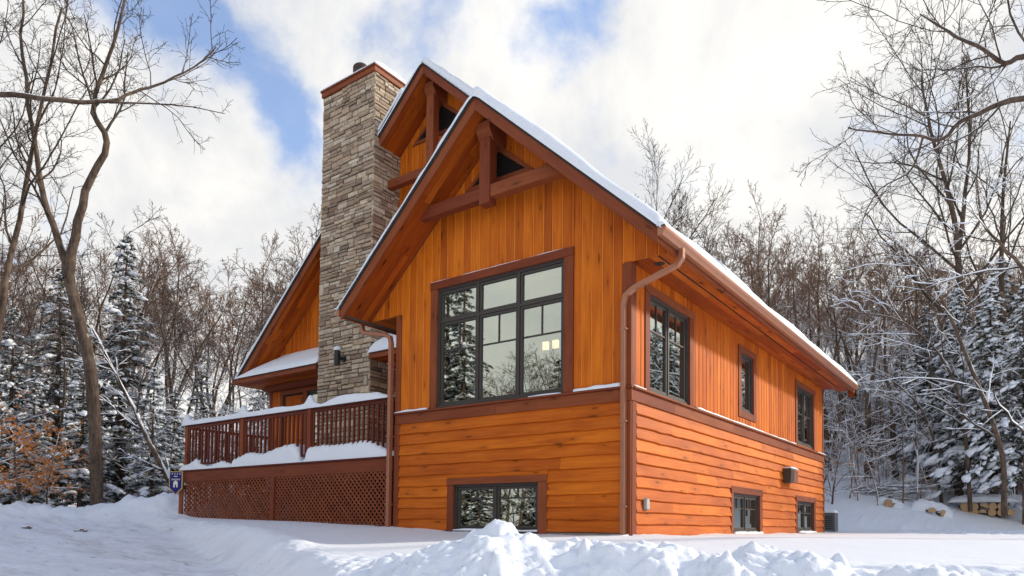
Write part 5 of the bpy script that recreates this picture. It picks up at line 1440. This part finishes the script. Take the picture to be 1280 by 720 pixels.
# thin dark undergrowth stems through both woods: nobody could count them
T_ = Tree(77)
for i in range(900):
    left = i % 3 == 0
    px = R.uniform(-40, 420) if left else R.uniform(840, 1310); d = R.uniform(27, 60)
    x, y = plan((px-640)/886*d, d); z = 0
    h = R.uniform(1.5, 6)
    T_.b.setdefault(0, []).append((x, y, h))
pts = T_.b.pop(0); XX = np.array([[p[0] for p in pts]]); YY = np.array([[p[1] for p in pts]]); ZZ = ground_z(XX, YY, False)[0][0]
for (x, y, h), z in zip(pts, ZZ):
    q_ = T_.path(np.array([x, y, z-.1]), np.array([R.gauss(0, .12), R.gauss(0, .12), 1]), h, 6, .06, .02)
    T_.b.setdefault(0, []).append((q_, np.linspace(.028, .010, 7)))
    for j in range(5):
        k = R.randint(1, 5); qq = T_.path(q_[k], np.array([R.gauss(0, 1), R.gauss(0, 1), .5]), h*.35, 5, .12, .03); T_.b.setdefault(1, []).append((qq, np.linspace(.014, .006, 6)))
        for jj in range(3):
            q3 = T_.path(qq[R.randint(1, 4)], np.array([R.gauss(0, 1), R.gauss(0, 1), .5]), h*.16, 3, .15, .03); T_.b.setdefault(2, []).append((q3, np.linspace(.009, .005, 4)))
V, F = tubes(T_.b[0]+T_.b[1]+T_.b[2], 4)
tag(link('undergrowth', np_mesh('undergrowth', V, [F], [M['twig_far']], True)), 'thin stems and twigs of undergrowth through the snowy woods', 'undergrowth', kind='stuff')
st = snow_tubes(T_.b[1]+T_.b[2], .6, T_.r); V, F = tubes(st, 4)
tag(link('undergrowth_snow', np_mesh('undergrowth_snow', V, [F], [M['snow']], True)), 'snow lying along the undergrowth twigs', 'snow', kind='stuff')

# trees across the drive, behind the camera: they show in the window glass
for x, y, k, s, lab in ((-19.5, -17.5, 0, 1.55, 'tall spruce across the drive mirrored in the left pane'), (-13.3, -19.0, 1, .85, 'spruce across the drive mirrored in the right pane'),
                        (-25, -24, 1, 1.3, 'spruce deep across the drive'), (-8, -24, 3, 1.2, 'low spruce across the drive'), (-16.2, -21, 3, .9, 'small spruce across the drive between two taller ones'), (-30, -14, 0, 1.4, 'spruce far down the drive')):
    place('spruce', firs[k+4], x, y, gz(x, y), s, R.uniform(0, 6), lab, 'spruce', None, (0, 0), CN)
for x, y, k, s, lab in ((-17.6, -16.6, 0, 1.35, 'tall spruce mirrored in the left window column'), (-12.0, -16.6, 1, .86, 'dark spruce mirrored low in the right window column'), (-14.9, -18.6, 3, .92, 'small spruce mirrored low in the middle column'), (-10.6, -17.6, 3, .95, 'small spruce mirrored at the right edge of the big window'), (-15.9, -15.8, 3, .62, 'little spruce mirrored in the basement window')):
    place('spruce', firs[k+4], x, y, gz(x, y), s, R.uniform(0, 6), lab, 'spruce', None, (0, 0), CN)
for i, (x, y, s) in enumerate(((-14.0, -16.5, .58), (-15.4, -17.2, .52), (-12.6, -17.2, .72), (-13.3, -18.3, .66), (-16.5, -18.0, .6), (-11.4, -18.4, .7))):
    place('bare_tree', near_v[i % 4], x, y, gz(x, y), s, R.uniform(0, 6), 'bare tree on the road edge mirrored in the big window', 'tree', 'bare trees at the road edge')
for i in range(14):
    x = R.uniform(-19, -10); y = R.uniform(-20, -15.5)
    place('snowy_sapling', sap[i % 4], x, y, gz(x, y), R.uniform(.5, .9), R.uniform(0, 6), 'sapling on the road edge mirrored in the front windows', 'sapling', 'saplings at the road edge')
GA = 'bare trees across the drive'
for i in range(34):
    x = R.uniform(-34, -4); y = R.uniform(-36, -19)
    place('bare_tree', near_v[i % 4], x, y, gz(x, y), R.uniform(.5, .85), R.uniform(0, 6), 'bare tree across the drive, mirrored in the front windows', 'tree', GA)
for i, (x, y, k, s) in enumerate(((-11, -21.5, 3, .8), (-22, -21, 3, 1.2), (-27, -19, 1, .9), (-17.5, -24, 1, .75), (-5, -22, 1, .8), (-33, -22, 0, 1.2), (-14, -27, 1, .9))):
    place('spruce', firs[k+4], x, y, gz(x, y), s, R.uniform(0, 6), 'spruce among the bare trees across the drive', 'spruce', 'spruces across the drive', (0, 0), CN)
GE = 'trees of the wood east of the side wall'
for i in range(46):
    x = R.uniform(13, 46); y = R.uniform(24, 58)
    if math.hypot(x, y-6) < 27 or 36 < math.degrees(math.atan2(y-3, x-3)) < 66: continue
    place('bare_tree', far[i % 5], x, y, gz(x, y), R.uniform(.7, .95), R.uniform(0, 6), 'bare tree mirrored in the side windows', 'tree', GE)
for i in range(26):
    x = R.uniform(8, 16); y = R.uniform(28, 45)
    place('snowy_sapling', sap[i % 4], x, y, gz(x, y), R.uniform(.6, 1.2), R.uniform(0, 6), 'snow laden sapling mirrored in the side windows', 'sapling', 'saplings east of the side wall')

for x, y, k, s in ((11, 27, 2, 1.0), (14.5, 31, 2, 1.15), (12, 36, 0, 1.3), (17, 38, 2, 1.2), (9.5, 33, 1, 1.0), (15, 44, 0, 1.4), (20, 43, 2, 1.3)):
    place('snowy_hemlock', firs[k], x, y, gz(x, y), s, R.uniform(0, 6), 'snow laden evergreen mirrored in the side windows', 'evergreen', 'evergreens east of the side wall', (0, 0), CN)

# ------------------------------------------------------------------ log pile, brush, frozen clods
def log_mesh(seed, r, L, split=False):
    R_ = random.Random(seed); mb = MB(); k = 14
    prof = [(math.cos(a)*r*(1+R_.uniform(-.07, .07)), math.sin(a)*r*(1+R_.uniform(-.07, .07))) for a in [2*math.pi*i/k for i in range(k)]]
    if split: prof = [(x, max(z, -.15*r)) for x, z in prof]
    vs = [(x, 0, z) for x, z in prof]+[(x*.97, L, z*.97) for x, z in prof]
    mb.add(vs, [(i, (i+1) % k, k+(i+1) % k, k+i) for i in range(k)], None, None, 0)
    mb.add([(x*.96, -.004, z*.96) for x, z in prof]+[(x*.93, L+.004, z*.93) for x, z in prof], [tuple(range(k))[::-1], tuple(range(k, 2*k))], None, None, 1)
    return mb
lx, ly = plan(17.7, 26.6); lz = gz(lx, ly)
va = math.atan2(ly-CAM[1], lx-CAM[0])-math.pi/2
lms = []
for i in range(5):
    o = log_mesh(i, .125+.02*(i % 3), .55, i % 2 == 1).build('split_log', [M['bark'], M['cut']]); lms.append(o)
n = 0
for row, cnt in ((0, 7), (1, 5)):
    for j in range(cnt):
        if n < 5: o = lms[n]
        else: o = lms[R.randrange(5)].copy(); COL.objects.link(o)
        off = (j-(cnt-1)/2)*.29+R.uniform(-.03, .03); dz = .12+row*.225
        o.location = (lx+math.cos(va)*off, ly+math.sin(va)*off, lz+dz); o.rotation_euler = (0, R.uniform(-.5, .5), va+R.uniform(-.12, .12))
        tag(o, ('sawn log in the lower row of the pile with pale cut end' if row == 0 else 'sawn log in the upper row of the pile under the snow'), 'log', 'logs stacked under the evergreens'); n += 1
def mound(name, x, y, z, rx, ry, h, rz, label, seed=1, flat=False):
    u = np.linspace(-1, 1, 34); gu, gv = np.meshgrid(u, u); rr = np.sqrt(gu**2+gv**2)
    pr = np.sqrt(np.clip(1-np.abs(gu)**2.6, 0, 1))*np.sqrt(np.clip(1-np.abs(gv)**2.6, 0, 1))
    hh = h*pr*(1+.35*fbm(gu*2+seed, gv*2, 3, seed)); X_ = x+(gu*rx)*math.cos(rz)-(gv*ry)*math.sin(rz); Y_ = y+(gu*rx)*math.sin(rz)+(gv*ry)*math.cos(rz)
    zb = np.full(X_.shape, float(z)) if flat else ground_z(X_, Y_, False)[0]-.12
    return emit(name, X_, Y_, zb, np.where(hh > .02, zb+hh+(0 if flat else .10), zb), label)
mound('log_snow', lx-math.sin(va)*.31, ly+math.cos(va)*.31, lz+.50, 1.15, .34, .30, va, 'snow cap on the stacked logs', 3, True)
for k, (la, de, rx, ry, h, lab) in enumerate(((15.9, 26.8, .70, .45, .34, 'snow mound left of the log pile'), (14.6, 27.4, .5, .4, .18, 'low snow hump between mound and bushes'))):
    x, y = plan(la, de); mound('snow_mound', x, y, gz(x, y)-.05, rx, ry, h, va, lab, k+4)
for k, (la, de) in enumerate(((15.95, 26.2), (15.6, 26.3), (14.3, 26.9))):
    x, y = plan(la, de); o = lms[k].copy(); COL.objects.link(o); o.location = (x, y, gz(x, y)+.14); o.rotation_euler = (.1, 0, va+.9-k*.5)
    tag(o, ('dark log jutting from the snow mound by the pile', 'log end beside the jutting one in the snow mound', 'lone log end far left of the pile')[k], 'log', 'logs stacked under the evergreens')
bx, by = plan(14.9, 28.2); bz_ = gz(bx, by); brs = []
for i in range(150):
    a = va+R.gauss(.35, .28); L = R.uniform(.5, 2.2); o_ = R.gauss(0, .55)
    p = np.array([bx+math.cos(va)*o_, by+math.sin(va)*o_, bz_+R.uniform(0, .5)]); d = np.array([math.cos(a), math.sin(a), R.uniform(-.05, .35)])
    brs.append((T_.path(p-d*L/2, d, L, 5, .07, 0), np.linspace(.016, .006, 6)))
V, F = tubes(brs, 4); tag(link('brush_pile', np_mesh('brush_pile', V, [F], [M['twig']], True)), 'tangle of cut branches half buried in snow below the wood', 'brush', kind='stuff')
st = snow_tubes(brs, .8, T_.r); V, F = tubes(st, 5); tag(link('brush_snow', np_mesh('brush_snow', V, [F], [M['snow']], True)), 'snow on the tangle of cut branches', 'snow', kind='stuff')
import bmesh
for k, (x, y, s, lab) in enumerate(((-14.6, -3.05, .075, 'frozen dirt clod on the drive nearer the left edge'), (-12.9, -2.55, .095, 'larger frozen dirt clod on the drive towards the deck'))):
    bm = bmesh.new(); bmesh.ops.create_icosphere(bm, subdivisions=3, radius=1)
    for v in bm.verts:
        q_ = v.co.copy(); v.co = Vector((q_.x*1.7, q_.y*1.0, q_.z*.42))*s*(1+.35*math.sin(q_.x*5+k)+.25*math.sin(q_.y*7+2*k)+.2*math.sin(q_.z*9))
    me = bpy.data.meshes.new('dirt_clod'); bm.to_mesh(me); bm.free(); me.materials.append(M['bark']); [setattr(p, 'use_smooth', True) for p in me.polygons]
    tag(link('dirt_clod', me, None, (x, y, gz(x, y)+.02)), lab, 'clod', 'frozen clods on the snowy drive')
